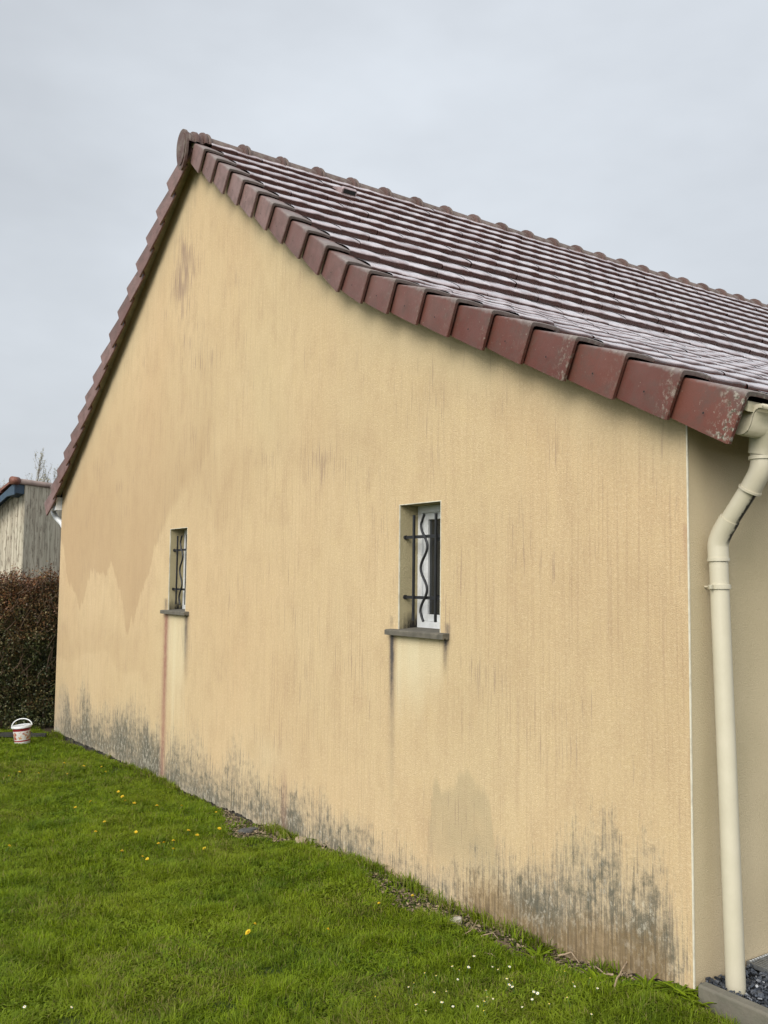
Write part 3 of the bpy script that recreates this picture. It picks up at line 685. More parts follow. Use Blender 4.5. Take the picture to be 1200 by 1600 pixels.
# ------------------------------------------------------------------ ground
def gz(x, y):
    x = np.asarray(x, float); y = np.asarray(y, float)
    near = np.interp(y, [-3, -.4, 0, .28, .65, 1.08, 1.6, 2.2, 2.95, 3.88, 5.08, 6.68, 8.78, 9.35, 10], [-.10, -.085, -.05, -.080, -.132, -.140, -.150, -.130, -.162, -.222, -.240, -.258, -.315, -.318, -.32])
    far = np.interp(y, [-8, -.5, 9.5, 14, 60], [-.05, -.115, -.32, -.33, -.35])
    w = sstep(-1.1, -.1, x)
    z = near*w+far*(1-w)
    bumps = .03*(vnoise2(x, y, 5, .9)-.5)+.018*(vnoise2(x, y, 6, 3.1)-.5)
    z = z+bumps*sstep(0, -.5, x)
    return z
gx = np.unique(np.concatenate([[-600, -200, -80, -40, -20, -12, -8, -6], np.arange(-5, .6, .09), [1, 2, 4, 8, 14, 20, 40, 80, 200, 600]]))
gyv = np.unique(np.concatenate([[-600, -200, -80, -40, -20, -12, -8, -5, -4, -3], np.arange(-2.4, 10.2, .09), [11, 12, 14, 18, 25, 40, 80, 200, 600]]))
GX_, GY_ = np.meshgrid(gx, gyv, indexing='ij')
GZ_ = gz(GX_, GY_); GZ_ = np.where((GX_ > .2) & (GY_ > -3), np.minimum(GZ_, -.12), GZ_)
ii = np.arange(GX_.size).reshape(GX_.shape)
Fg = np.stack([ii[:-1, :-1].ravel(), ii[1:, :-1].ravel(), ii[1:, 1:].ravel(), ii[:-1, 1:].ravel()], 1)
def ground_mat():
    m, b = mat('lawn_soil'); P = b.obj()
    n = b.noise(P, 3, 5, .6); n2 = b.noise(P, 40, 4, .7)
    g_ = b.mix(b.mapr(n, .35, .65), (.030, .058, .006), (.055, .085, .008))
    g_ = b.mix(b.mapr(n2, .4, .7, 0, .6), g_, (.050, .036, .020))
    sp = b.n('ShaderNodeSeparateXYZ'); b.put(sp.inputs[0], P)
    ed = b.mapr(b.math('ADD', sp.outputs[0], b.math('MULTIPLY', b.math('SUBTRACT', n, .5), .5)), -.20, -.02)
    soil = b.mix(n2, (.035, .026, .017), (.10, .075, .05))
    b.out(b.bsdf(b.mix(ed, g_, soil), .95, b.bump(n2, 1., .02), .2)); return m
ground = npmesh('ground', np.stack([GX_.ravel(), GY_.ravel(), GZ_.ravel()], 1), Fg, ground_mat(), smooth=True)
tag(ground, kind='structure')

# ------------------------------------------------------------------ grass
def grass_mat(name='grass_blades'):
    m, b = mat(name); P = b.obj()
    r = b.attr('rnd'); d = b.attr('dry'); t = b.attr('tip')
    c = b.mix(r, (.030, .070, .0015), (.195, .262, .004))
    c = b.mix(b.mapr(b.noise(P, 1.3, 4, .6), .4, .65, 0, .7), c, (.16, .185, .008))
    c = b.mix(b.mapr(b.noise(b.scale(P, (1, 1, 1), (4, 2, 0)), 4.5, 3, .6), .55, .7, 0, .6), c, (.022, .062, .004))
    c = b.mix(b.math('MULTIPLY', t, .38), c, (.25, .34, .03))
    c = b.mix(d, c, (.24, .19, .075))
    bs = b.n('ShaderNodeBsdfPrincipled'); b.put(bs.inputs['Base Color'], c); bs.inputs['Roughness'].default_value = .55; bs.inputs['Specular IOR Level'].default_value = .15
    tr = b.n('ShaderNodeBsdfTranslucent'); b.put(tr.inputs[0], b.mix(.5, c, (.16, .27, .012)))
    mx = b.n('ShaderNodeMixShader'); mx.inputs[0].default_value = .30; b.nt.links.new(bs.outputs[0], mx.inputs[1]); b.nt.links.new(tr.outputs[0], mx.inputs[2])
    b.out(mx.outputs[0]); return m
M_GRASS = grass_mat()
def in_view(x, y, z, mpx=140):
    d = np.stack([x-CAM[0], y-CAM[1], z-CAM[2]], -1); zc = d@fw
    px = 600+FPX*(d@rt)/np.maximum(zc, .01); py = 800-FPX*(d@up)/np.maximum(zc, .01)
    return (zc > .2) & (px > -mpx) & (px < 1200+mpx) & (py < 1600+mpx)
def make_blades(x, y, ht, wd, lean, r, dry, zoff=0.0, curl=1.0):
    n = len(x); z = gz(x, y)+zoff-.006
    az = 2*np.pi*2*vnoise2(x, y, 55, 5.5)+rng.normal(0, 1.3, n); fa = az+rng.normal(np.pi/2, .5, n)
    dx, dy = np.cos(az)*lean*ht, np.sin(az)*lean*ht; wx, wy = np.cos(fa)*wd/2, np.sin(fa)*wd/2
    base = np.stack([x, y, z], 1); up1 = np.stack([dx*.35, dy*.35, ht*.58], 1); up2 = np.stack([dx*1.0, dy*1.0, ht*np.clip(1-.35*lean*curl, .3, 1)], 1)
    w = np.stack([wx, wy, np.zeros(n)], 1)
    V = np.stack([base-w, base+w, base+up1+w*.8, base+up1-w*.8, base+up2+w*.15, base+up2-w*.15], 1).reshape(-1, 3)
    k = np.arange(n)*6
    F = np.stack([np.stack([k, k+1, k+2, k+3], 1), np.stack([k+3, k+2, k+4, k+5], 1)], 1).reshape(-1, 4)
    tip = np.tile([0, 0, .5, .5, 1, 1], n)
    return V, F, np.repeat(r, 6), np.repeat(dry, 6), tip
def bare(x, y):      # 1 where soil is bare along the wall foot
    edge = -.035+.07*vnoise(y, 91, 2.0)+.07*vnoise(y, 92, 7)+.14*np.exp(-((y-1.65)/.35)**2)+.075*sstep(2.3, 1.9, y)*sstep(.05, .3, y)*vnoise(y, 95, 4)*1.4+.20*np.exp(-((y-3.75)/.36)**2)+.05*np.exp(-((y-.65)/.4)**2)
    return sstep(-edge-.07, -edge+.02, x)
chunks = []
def scatter(n, xr, yr, dens_fn, h0, h1, w0, w1, clump):
    x = rng.uniform(*xr, n); y = rng.uniform(*yr, n); d = np.hypot(x-CAM[0], y-CAM[1])
    ok = (rng.random(n) < dens_fn(d)) & in_view(x, y, gz(x, y)) & (x < -.005) & ~((y < 0) & (x > -.07))
    ok &= rng.random(n) > bare(x, y)*.94
    ok &= rng.random(n) > .75*sstep(.60, .82, vnoise2(x, y, 58, 9)*.6+vnoise2(x, y, 59, 3)*.4)
    x, y, d = x[ok], y[ok], d[ok]; cl = vnoise2(x, y, 31, 7)*.6+vnoise2(x, y, 32, 2.2)*.4
    tuft = sstep(.62, .85, vnoise2(x, y, 57, 4.5)); ht = rng.uniform(h0, h1, len(x))*(.40+1.0*cl+.45*tuft)*(1-.25*bare(x, y)); wd = rng.uniform(w0, w1, len(x))*(1+.09*np.clip(d-3, 0, 9))
    r = np.clip(rng.normal(.42, .30, len(x))+(vnoise2(x, y, 33, 3.5)-.5)*.7+(vnoise2(x, y, 34, 14)-.5)*.7+(vnoise2(x, y, 35, .8)-.5)*.4, 0, 1)
    dry = (rng.random(len(x)) < .05+.25*sstep(.62, .8, vnoise2(x, y, 38, 2.2))+.14*bare(x, y)+.05*vnoise2(x, y, 37, 1.5))*rng.uniform(.3, .95, len(x))
    chunks.append(make_blades(x, y, ht, wd, np.abs(rng.normal(.62, .42, len(x))), r, dry))
scatter(1250000, (-3.6, 0), (-1.2, 10.2), lambda d: np.clip(1.35-.10*d, .28, 1), .026, .058, .0022, .0044, 1)
# broad-leaf patches (clover, plantain) as wider, flatter blades
def scatter_leaf(n):
    x = rng.uniform(-3.4, -.02, n); y = rng.uniform(-1.2, 9.5, n); cl = vnoise2(x, y, 44, 2.6)
    ok = (cl > .50) & in_view(x, y, gz(x, y)) & (rng.random(n) > bare(x, y)*.8) & ~((y < 0) & (x > -.07)); x, y = x[ok], y[ok]; m_ = len(x)
    chunks.append(make_blades(x, y, rng.uniform(.016, .032, m_), rng.uniform(.007, .013, m_), rng.uniform(.6, 1.6, m_), np.clip(rng.normal(.3, .2, m_), 0, 1), np.zeros(m_), .012))
scatter_leaf(170000)
def wall_tufts(n):
    y = rng.uniform(.02, 9.3, n); cl = vnoise(y, 101, 2.3)*.6+vnoise(y, 102, 9)*.4
    ok = rng.random(n) < sstep(.42, .75, cl)*(1-.8*np.exp(-((y-3.75)/.3)**2))*(1-.6*np.exp(-((y-1.2)/.8)**2)); y = y[ok]; cl = cl[ok]; m_ = len(y); x = -np.abs(rng.normal(.02, .035, m_))-.006
    chunks.append(make_blades(x, y, rng.uniform(.03, .085, m_)*(.5+cl), rng.uniform(.004, .009, m_), np.abs(rng.normal(.6, .35, m_)), np.clip(rng.normal(.45, .25, m_), 0, 1), (rng.random(m_) < .35)*rng.uniform(.3, .9, m_)))
wall_tufts(11000)
# sparse grass outside the frame so that the lawn goes on
def scatter_out(n):
    x = rng.uniform(-7, 0, n); y = rng.uniform(-4, 9.7, n); ok = ~in_view(x, y, gz(x, y)) & ~((y < 0) & (x > -.07)); x, y = x[ok], y[ok]; m_ = len(x)
    chunks.append(make_blades(x, y, rng.uniform(.03, .055, m_), rng.uniform(.007, .012, m_), np.abs(rng.normal(.5, .3, m_)), rng.random(m_), (rng.random(m_) < .04)*.6))
scatter_out(420000)
def join_chunks(name, mt, cks):
    off = 0; Vs, Fs, A, B, C = [], [], [], [], []
    for V, F, r, dd, tp in cks: Vs.append(V); Fs.append(F+off); off += len(V); A.append(r); B.append(dd); C.append(tp)
    return npmesh(name, np.vstack(Vs), np.vstack(Fs), mt, attrs={'rnd': ('POINT', np.concatenate(A)), 'dry': ('POINT', np.concatenate(B)), 'tip': ('POINT', np.concatenate(C))})
grass = join_chunks('grass', M_GRASS, chunks)
tag(grass, 'lush short green lawn grass sloping beside the ochre gable wall', 'grass', kind='stuff')

# ------------------------------------------------------------------ unproject helper for placing small things on the lawn
def on_ground(px, py):
    d = fw+(px-600)/FPX*rt+(800-py)/FPX*up; t = (-.2-CAM[2])/d[2]
    for _ in range(12):
        p = CAM+t*d; t = (float(gz(p[0], p[1]))-CAM[2])/d[2]
    return CAM+t*d
# --- flowers
def flower_meshes():
    m, b = mat('dandelion_petal'); P = b.obj(); b.out(b.bsdf(b.mix(b.noise(P, 90), (.62, .40, .01), (.75, .56, .02)), .6))
    my = m
    m, b = mat('daisy_petal'); P = b.obj(); b.out(b.bsdf(b.mix(b.noise(P, 90), (.62, .63, .60), (.80, .80, .78)), .6))
    mw = m; mg = simple('flower_stem', (.06, .12, .02), .6)
    return my, mw, mg
M_DAN, M_DAI, M_STEM = flower_meshes()
def petals(n, r, w, z, cupz, seed):
    rr = random.Random(seed); m_ = MB()
    for i in range(n):
        a = 2*math.pi*i/n+rr.uniform(-.1, .1); rl = r*rr.uniform(.85, 1.1); c, s = math.cos(a), math.sin(a)
        def P(u, v, h): return (c*u-s*v, s*u+c*v, z+h)
        m_.add([P(.0015, -w*.25, 0), P(rl*.6, -w/2, cupz*.6), P(rl, 0, cupz), P(rl*.6, w/2, cupz*.6), P(.0015, w*.25, 0)], [(0, 1, 2, 3, 4)])
    return m_
def make_flower(kind, h, r, ctr):
    t = empty(kind)
    st = MB(); st.tube([(0, 0, -.01), (.003, 0, h*.5), (0, .001, h)], .0014, 6); st.build('stem', M_STEM, t)
    if kind == 'dandelion':
        hd = petals(22, r, r*.36, h, .004, 1); q = petals(16, r*.66, r*.34, h+.003, .005, 2); q2 = petals(10, r*.35, r*.3, h+.006, .004, 3)
        for z_ in (q, q2): hd.add(z_.v, z_.f)
        hd.build('flower_head', M_DAN, t)
    else:
        petals(15, r, r*.34, h, .0015, 1).build('flower_head', M_DAI, t)
        c = MB(); c.tube([(0, 0, h), (0, 0, h+.0035), (0, 0, h+.005)], [r*.32, r*.28, r*.1], 10); c.build('flower_centre', M_DAN, t)
    return t
def copy_thing(src):
    c = src.copy(); COL.objects.link(c)
    for ch in src.children: d = ch.copy(); COL.objects.link(d); d.parent = c
    return c
dan = [(13,1216),(28,1212),(97,1198),(128,1201),(108,1212),(162,1200),(161,1211),(186,1240),(195,1250),(208,1263),(199,1256),(120,1267),(147,1256),(214,1302),(188,1340),(249,1325),(257,1326),(266,1336),(271,1322),(291,1307),(306,1313),(325,1330),(340,1300),(337,1274),(245,1265),(283,1264),(56,1211),(165,1290),(146,1308),(233,1347),(219,1346),(6,1330),(393,1454),(648,1408),(597,1420),(505,1462)]
dproto = None
for i, (px, py) in enumerate(dan):
    if dproto is None: o = dproto = make_flower('dandelion', .056, .0155, None)
    else: o = copy_thing(dproto)
    p = on_ground(px, py+5); o.location = p; o.rotation_euler = (random.uniform(-.5, .1), random.uniform(-.5, .2), random.uniform(0, 6)); s = random.uniform(.75, 1.15) if py < 1400 else .6; o.scale = (s, s, max(s, .85))
    if py < 1390: tag(o, 'small yellow dandelion flower scattered in the far left lawn towards the hedge', 'dandelion', 'yellow dandelions scattered in the lawn')
    elif (px, py) == (648, 1408): tag(o, 'faint yellow dandelion close to the wall foot, directly below the right window', 'dandelion')
    elif (px, py) == (393, 1454): tag(o, 'small yellow dandelion just above the larger lone dandelion in the middle of the lawn', 'dandelion')
    elif (px, py) == (597, 1420): tag(o, 'faint yellow dandelion in the lawn just left of the one below the right window', 'dandelion')
    else: tag(o, 'small faint yellow dandelion right of the larger lone dandelion in the middle of the lawn', 'dandelion')
o = copy_thing(dproto); o.location = on_ground(398, 1472); o.rotation_euler = (-.5, -.35, 1.); o.scale = (1.12,)*3
tag(o, 'largest bright yellow dandelion standing alone in the middle of the lawn', 'dandelion')
dai = [(641,1551),(644,1548),(670,1532),(686,1533),(711,1532),(718,1528),(714,1520),(729,1516),(771,1515),(783,1523),(790,1546),(793,1540),(802,1546),(805,1549),(833,1558),(835,1568),(845,1556),(884,1528),(894,1543),(896,1547),(932,1550),(894,1571),(742,1580),(752,1574),(759,1571),(763,1561),(770,1568),(675,1561),(655,1580),(664,1590),(700,1560),(709,1579),(590,1572),(42,1580),(102,1580),(871,1526),(916,1540),(741,1501),(794,1516),(922,1595),(861,1580),(818,1580),(690,1578),(762,1590)]
wproto = None
for i, (px, py) in enumerate(dai):
    if wproto is None: o = wproto = make_flower('daisy', .052, .0085, None)
    else: o = copy_thing(wproto)
    o.location = on_ground(px, py+8); o.rotation_euler = (random.uniform(-.6, .1), random.uniform(-.5, .2), random.uniform(0, 6)); s = random.uniform(.5, .9); o.scale = (s, s, random.uniform(.8, 1.0))
    if px < 80: tag(o, 'tiny white daisy nearest the lower left corner of the lawn', 'daisy')
    elif px < 200: tag(o, 'tiny white daisy a little right of the one nearest the lower left corner', 'daisy')
    else: tag(o, 'tiny white daisy in the loose drift on the lawn near the bottom right', 'daisy', 'white daisies in the lawn before the wall')

# --- weeds along the wall foot
def weed(px, py, n, ln, wd, label, up_=.7, dry=0., group=None):
    p = on_ground(px, py); r = random.Random(px); V = []; F = []; rn = []; dr = []; tp = []
    for i in range(n):
        a = r.uniform(0, 2*math.pi); l = ln*r.uniform(.6, 1.15); el = r.uniform(.25, 1.25)*up_; w = wd*r.uniform(.7, 1.2)
        c, s = math.cos(a), math.sin(a); base = len(V); bx, by = r.uniform(-.02, .02), r.uniform(-.02, .02)
        for k in range(5):
            t = k/4; e = el*(1-.75*t); u = l*t*math.cos(el*.6); h = l*(t*math.sin(el)-.32*t*t)
            ww = w*math.sin(math.pi*min(1, .12+.86*t))**.8
            V += [(bx+c*u-s*ww/2, by+s*u+c*ww/2, h+.002), (bx+c*u, by+s*u, h-w*.12), (bx+c*u+s*ww/2, by+s*u-c*ww/2, h+.002)]; tp += [t*.6]*3
        for k in range(4):
            q = base+k*3; F += [(q, q+1, q+4, q+3), (q+1, q+2, q+5, q+4)]
        v = r.random(); rn += [v]*15; dr += [dry*r.uniform(.4, 1) if r.random() < .3+dry else 0]*15
    o = npmesh('weed', V, F, M_GRASS, attrs={'rnd': ('POINT', rn), 'dry': ('POINT', dr), 'tip': ('POINT', tp)})
    o.location = p; return tag(o, label, 'weed', group)
weed(1060, 1555, 46, .12, .018, 'bushy green weed tuft at the near corner of the gable wall, beside the kerb')
weed(1010, 1548, 30, .10, .014, 'leafy green weed growing at the wall foot just left of the corner tuft')
weed(840, 1500, 26, .11, .014, 'spiky bright green weed at the wall foot right of the pale stone')
weed(770, 1440, 16, .08, .012, 'small green weed beside the pale stone at the wall foot')
weed(510, 1322, 30, .13, .012, 'grassy green tuft at the wall foot left of the right window')
weed(930, 1535, 26, .085, .016, 'low leafy weed next to the dry stick near the corner')
weed(395, 1330, 14, .10, .008, 'pale thin leek-like weed sprouting below the grey slab fragment')
weed(1085, 1570, 30, .09, .018, 'low green weed leaning against the end of the concrete kerb')
weed(690, 1450, 22, .08, .022, 'broad-leaved green weed left of the pale stone in the lawn')
weed(155, 1213, 12, .12, .008, 'tall thin grass tuft among dandelions in the far lawn')
# --- stones, slab, debris
def rock(name, px, py, sx, sy, sz, c, label, cat='stone', seed=1, dz=0., rot=0., group=None):
    bm = bmesh.new(); bmesh.ops.create_icosphere(bm, subdivisions=3, radius=1); r = random.Random(seed)
    ph = [r.uniform(0, 6) for _ in range(6)]
    for v in bm.verts:
        k = 1+.16*math.sin(v.co.x*2.7+ph[0])*math.cos(v.co.y*3.1+ph[1])+.09*math.sin(v.co.z*5+ph[2]+v.co.x*4)+.05*math.sin(v.co.y*9+ph[3])+r.uniform(-.03, .03)
        co = v.co*k; q = Vector((max(-.8, min(.8, co.x)), max(-.85, min(.85, co.y)), max(-.7, min(.7, co.z)))); v.co = Vector((q.x*sx, q.y*sy, q.z*sz))
    me = bpy.data.meshes.new(name); bm.to_mesh(me); bm.free()
    o = link(name, me, simple(name+'_surface', c, .9, .25, nsc=30, bump=.8, dirt=tuple(x*.35 for x in c), dirt_amt=.6, bsc=90))
    p = on_ground(px, py); o.location = (p[0], p[1], p[2]+sz*.35+dz); o.rotation_euler = (r.uniform(-.2, .2), r.uniform(-.2, .2), rot); return tag(o, label, cat, group)
rock('stone', 712, 1442, .040, .030, .022, (.42, .38, .31), 'pale whitish stone lying at the wall foot below the right window', seed=3)
rock('slab_fragment', 388, 1300, .085, .06, .025, (.075, .075, .07), 'dark grey broken slab fragment against the wall foot in the bare patch', 'stone slab', 5, rot=.4)
rock('stone', 470, 1318, .085, .05, .03, (.30, .235, .14), 'buff flat stone in the bare patch right of the grey slab fragment', seed=7, rot=.9)
rock('stone', 440, 1306, .05, .04, .025, (.20, .145, .09), 'small brown stone between the grey slab fragment and the buff stone', seed=8)
rock('stone', 545, 1362, .022, .016, .012, (.46, .42, .36), 'tiny white stone in the grass left of the pale stone', seed=9)
rock('stone', 785, 1480, .03, .05, .018, (.12, .08, .05), 'brown clod of earth in the bare soil right of the pale stone', 'stone', 11)
M_TWIG = simple('dry_twig', (.30, .22, .14), .85, .3, nsc=30, bump=.4)
def twig(pts, r0, label, name='twig', group=None):
    m_ = MB(); P = [Vector(on_ground(*q[:2]))+Vector((0, 0, q[2])) for q in pts]
    fine = []
    for i in range(len(P)-1):
        for k in range(4): fine.append(P[i].lerp(P[i+1], k/4)+Vector([random.uniform(-.002, .002) for _ in range(3)]))
    fine.append(P[-1]); n = len(fine)
    m_.tube(fine, [r0*(1-.6*i/n) for i in range(n)], 7); o = m_.build(name, M_TWIG, None, True); return tag(o, label, 'twig', group)
twig([(958, 1556, .01), (965, 1540, .03), (978, 1525, .05), (980, 1522, .06)], .0055, 'pale forked dry stick standing up at the wall foot near the corner')
twig([(958, 1534, .03), (945, 1530, .02), (930, 1520, .03)], .005, 'short pale dry stick lying left of the upright stick at the wall foot')
twig([(722, 1465, .01), (738, 1458, .02), (746, 1448, .035)], .0035, 'thin pale stalk just right of the pale stone')
twig([(752, 1468, .015), (770, 1467, .03), (778, 1473, .02)], .003, 'curved dry stalk above the brown clod')
twig([(757, 1492, .01), (768, 1498, .02), (776, 1500, .01)], .0035, 'short dry stalk in the grass below the brown clod')
twig([(872, 1500, .02), (893, 1502, .04), (905, 1512, .02)], .005, 'dry brown stalk lying along the wall foot left of the sticks near the corner')
twig([(852, 1497, .01), (866, 1487, .03), (874, 1480, .05)], .003, 'thin tan grass stalk rising beside the spiky weed')
twig([(548, 1500, .02), (560, 1490, .04), (568, 1478, .05)], .002, 'thin pale straw in the open lawn left of the stone') if False else None
# litter of dry leaves and crumbs on the bare soil = uncountable
def litter():
    V = []; F = []; n = 3600; r = np.random.default_rng(5); C = []
    while len(F) < n:
        y = r.uniform(.1, 4.6); x = -r.uniform(.0, .42)
        if bare(np.array([x]), np.array([y]))[0] < .35: continue
        z = float(gz(x, y))+.003+r.uniform(0, .012); s = r.uniform(.004, .016); a = r.uniform(0, 6.28); t = r.uniform(-.5, .5)
        c, sn = math.cos(a)*s, math.sin(a)*s; k = len(V); w = r.uniform(.25, .7)
        V += [(x-c, y-sn, z), (x+sn*w, y-c*w, z+t*s), (x+c, y+sn, z+r.uniform(0, .6)*s), (x-sn*w, y+c*w, z-t*s*.3)]; F.append((k, k+1, k+2, k+3)); C.append(r.random())
    m, b = mat('dry_litter'); q = b.attr('rnd'); b.out(b.bsdf(b.mix(q, (.06, .04, .025), (.33, .25, .15)), .9))
    return tag(npmesh('leaf_litter', V, F, m, attrs={'rnd': ('FACE', C)}), 'dry brown leaf litter and crumbs on the bare soil along the wall foot', 'leaf litter', kind='stuff')
litter()

# ------------------------------------------------------------------ kerb, gravel, grate
kb = MB(); kb.prism([(-.040, -.30), (-.040, .012), (-.034, .020), (.008, .020), (.014, .012), (.014, -.30)], -2.6, -.048, 1)
tag(kb.build('kerb', M_CONC, None, bevel=.003), 'grey concrete garden kerb edging the dark gravel at the house corner', 'kerb')
tag(MB().add([(.012, -2.6, -.022), (2.6, -2.6, -.022), (2.6, -.001, -.022), (.012, -.001, -.022)], [(0, 1, 2, 3)]).build('gravel_bed', simple('gravel_dust', (.02, .022, .026), .9, .4)), kind='structure')
def gravel():
    r = np.random.default_rng(8); V = []; F = []; C = []
    def chip(x, y, z, s, col):
        k = len(V); a = r.uniform(0, 6.28, 6); ang = np.sort(r.uniform(0, 2*np.pi, 5)); R3 = Matrix.Rotation(r.uniform(0, 6.28), 3, 'Z')@Matrix.Rotation(r.normal(0, .5), 3, 'X')@Matrix.Rotation(r.normal(0, .5), 3, 'Y')
        th = s*r.uniform(.15, .4); pts = [(math.cos(t)*s*r.uniform(.6, 1), math.sin(t)*s*r.uniform(.4, .8)) for t in ang]
        for hz_ in (-th, th):
            for px_, py_ in pts: v = R3@Vector((px_*(.85 if hz_ > 0 else 1), py_*(.85 if hz_ > 0 else 1), hz_)); V.append((x+v.x, y+v.y, z+v.z))
        # quads only: fans split
        F.append((k+5, k+6, k+7, k+8)); F.append((k+5, k+8, k+9, k+9-0 if False else k+5+4)); C.append(col); C.append(col)
        F[-1] = (k+5, k+8, k+9, k+4) if False else (k+8, k+9, k+5, k+5)
        for i in range(5): j = (i+1) % 5; F.append((k+i, k+j, k+5+j, k+5+i)); C.append(col)
    for i in range(2600):
        x = .03+r.uniform(0, 1)**1.3*2.0; y = -.015-r.uniform(0, 1)**1.2*1.6
        chip(x, y, -.010+r.uniform(-.008, .010), r.uniform(.008, .021), r.random())
    for i in range(700):
        chip(.03+r.uniform(0, .45), -.015-r.uniform(0, .42), -.004+r.uniform(-.006, .010), r.uniform(.007, .017), r.random())
    me = bpy.data.meshes.new('gravel')
    F2 = [tuple(dict.fromkeys(f)) for f in F]; me.from_pydata(V, [], F2); a = me.attributes.new('rnd', 'FLOAT', 'FACE'); a.data.foreach_set('value', C)
    m, b = mat('slate_chips'); q = b.attr('rnd'); P = b.obj()
    c = b.mix(b.mapr(q, 0, .88), (.014, .017, .022), (.06, .068, .082)); c = b.mix(b.mapr(q, .95, .965), c, (.34, .35, .36))
    b.out(b.bsdf(c, .38, b.bump(b.noise(P, 80), .4, .003)))
    return tag(link('gravel', me, m), 'dark blue-grey slate chip gravel around the foot of the downpipe', 'gravel', kind='stuff')
gravel()
gr = MB(); x0, x1, y0_, y1_ = .34, 1.34, -.135, -.006; zt = .014
for a in ((x0, x1, y0_, y0_+.008), (x0, x1, y1_-.018, y1_), (x0, x0+.008, y0_+.008, y1_-.018), (x1-.008, x1, y0_+.008, y1_-.018)): gr.box(a[0], a[1], a[2], a[3], zt-.02, zt)
x = x0+.018
while x < x1-.012: gr.box(x, x+.009, y0_+.008, y1_-.018, zt-.012, zt-.001); x += .017
grate = gr.build('drain_grate', M_STEEL)
tag(grate, 'grey metal slotted drain grate on the gravel against the eaves wall', 'drain grate')
st_ = MB(); x = x0+.012
while x < x1-.01: st_.box(x, x+.007, y1_-.013, y1_-.006, zt+.0005, zt+.002); x += .018
st_.build('rivet_row', simple('bright_zinc', (.7, .72, .72), .3, .05), grate)

# ------------------------------------------------------------------ bucket and board by the hedge
bk = empty('bucket', (0, 0, 0)); bp = on_ground(35, 1163)
def lathe(prof_, seg=36):
    m_ = MB(); V = []; F = []; n = len(prof_)
    for k in range(seg):
        a = 2*math.pi*k/seg
        for r, z in prof_: V.append((r*math.cos(a), r*math.sin(a), z))
    for k in range(seg):
        k2 = (k+1) % seg
        for i in range(n-1): F.append((k*n+i, k2*n+i, k2*n+i+1, k*n+i+1))
    return m_.add(V, F)
def bucket_mat():
    m, b = mat('bucket_print'); P = b.obj(); sp = b.n('ShaderNodeSeparateXYZ'); b.put(sp.inputs[0], P); z = sp.outputs[2]
    w = (.68, .68, .66); red = (.20, .012, .016)
    c = b.mix(b.mapr(z, .150, .156), w, red)
    n = b.noise(b.scale(P, (1, 1, 1)), 22, 3, .6)
    mid = b.mix(b.mapr(n, .52, .56), (.60, .58, .54), b.mix(b.mapr(b.noise(P, 34, 2), .45, .55), (.35, .05, .03), (.50, .27, .12)))
    inband = b.math('MULTIPLY', b.mapr(z, .055, .058), b.mapr(z, .146, .143)); c = b.mix(inband, c, mid)
    low = b.math('MULTIPLY', b.mapr(z, .030, .032), b.mapr(z, .048, .046)); c = b.mix(low, c, (.33, .03, .03))
    b.out(b.bsdf(c, .35)); return m
lathe([(.001, 0), (.088, 0), (.092, .005), (.104, .19), (.109, .192), (.109, .199), (.104, .20)]).build('body', bucket_mat(), bk, True, auto=40)
lathe([(.112, .188), (.119, .190), (.121, .206), (.117, .214), (.108, .214), (.104, .209), (.02, .211), (.001, .211)]).build('lid', M_PVC, bk, True, auto=40)
h_ = MB(); h_.tube([(.122*math.cos(t), .02+.055*math.sin(t)*.4, .200+.085*math.sin(t)) for t in np.linspace(0, math.pi, 22)], .0065, 8); h_.build('handle', M_PVC, bk, True)
bk.location = (bp[0], bp[1], bp[2]+.012); bk.rotation_euler = (.02, -.09, math.radians(-30)); bk.scale = (.93, .93, .96)
tag(bk, 'white lidded plastic bucket with red and white print on the far lawn by the hedge', 'bucket')
pb = on_ground(38, 1156)
pl = MB(); pl.box(-.36, .30, -.045, .045, 0, .035); pl.box(-.34, -.29, -.20, .045, .036, .05); pl.box(-.36, .12, .10, .15, 0, .03); pl.box(-.30, -.25, .02, .16, .036, .055)
o = pl.build('pallet_board', simple('old_dark_wood', (.028, .028, .022), .85, .4, nsc=15, bump=.6), None, bevel=.004)
o.location = (pb[0]-.02, pb[1]+.14, pb[2]+.02); o.rotation_euler = (0, .02, math.radians(-22))
tag(o, 'dark weathered boards lying flat in the grass behind the bucket', 'boards')

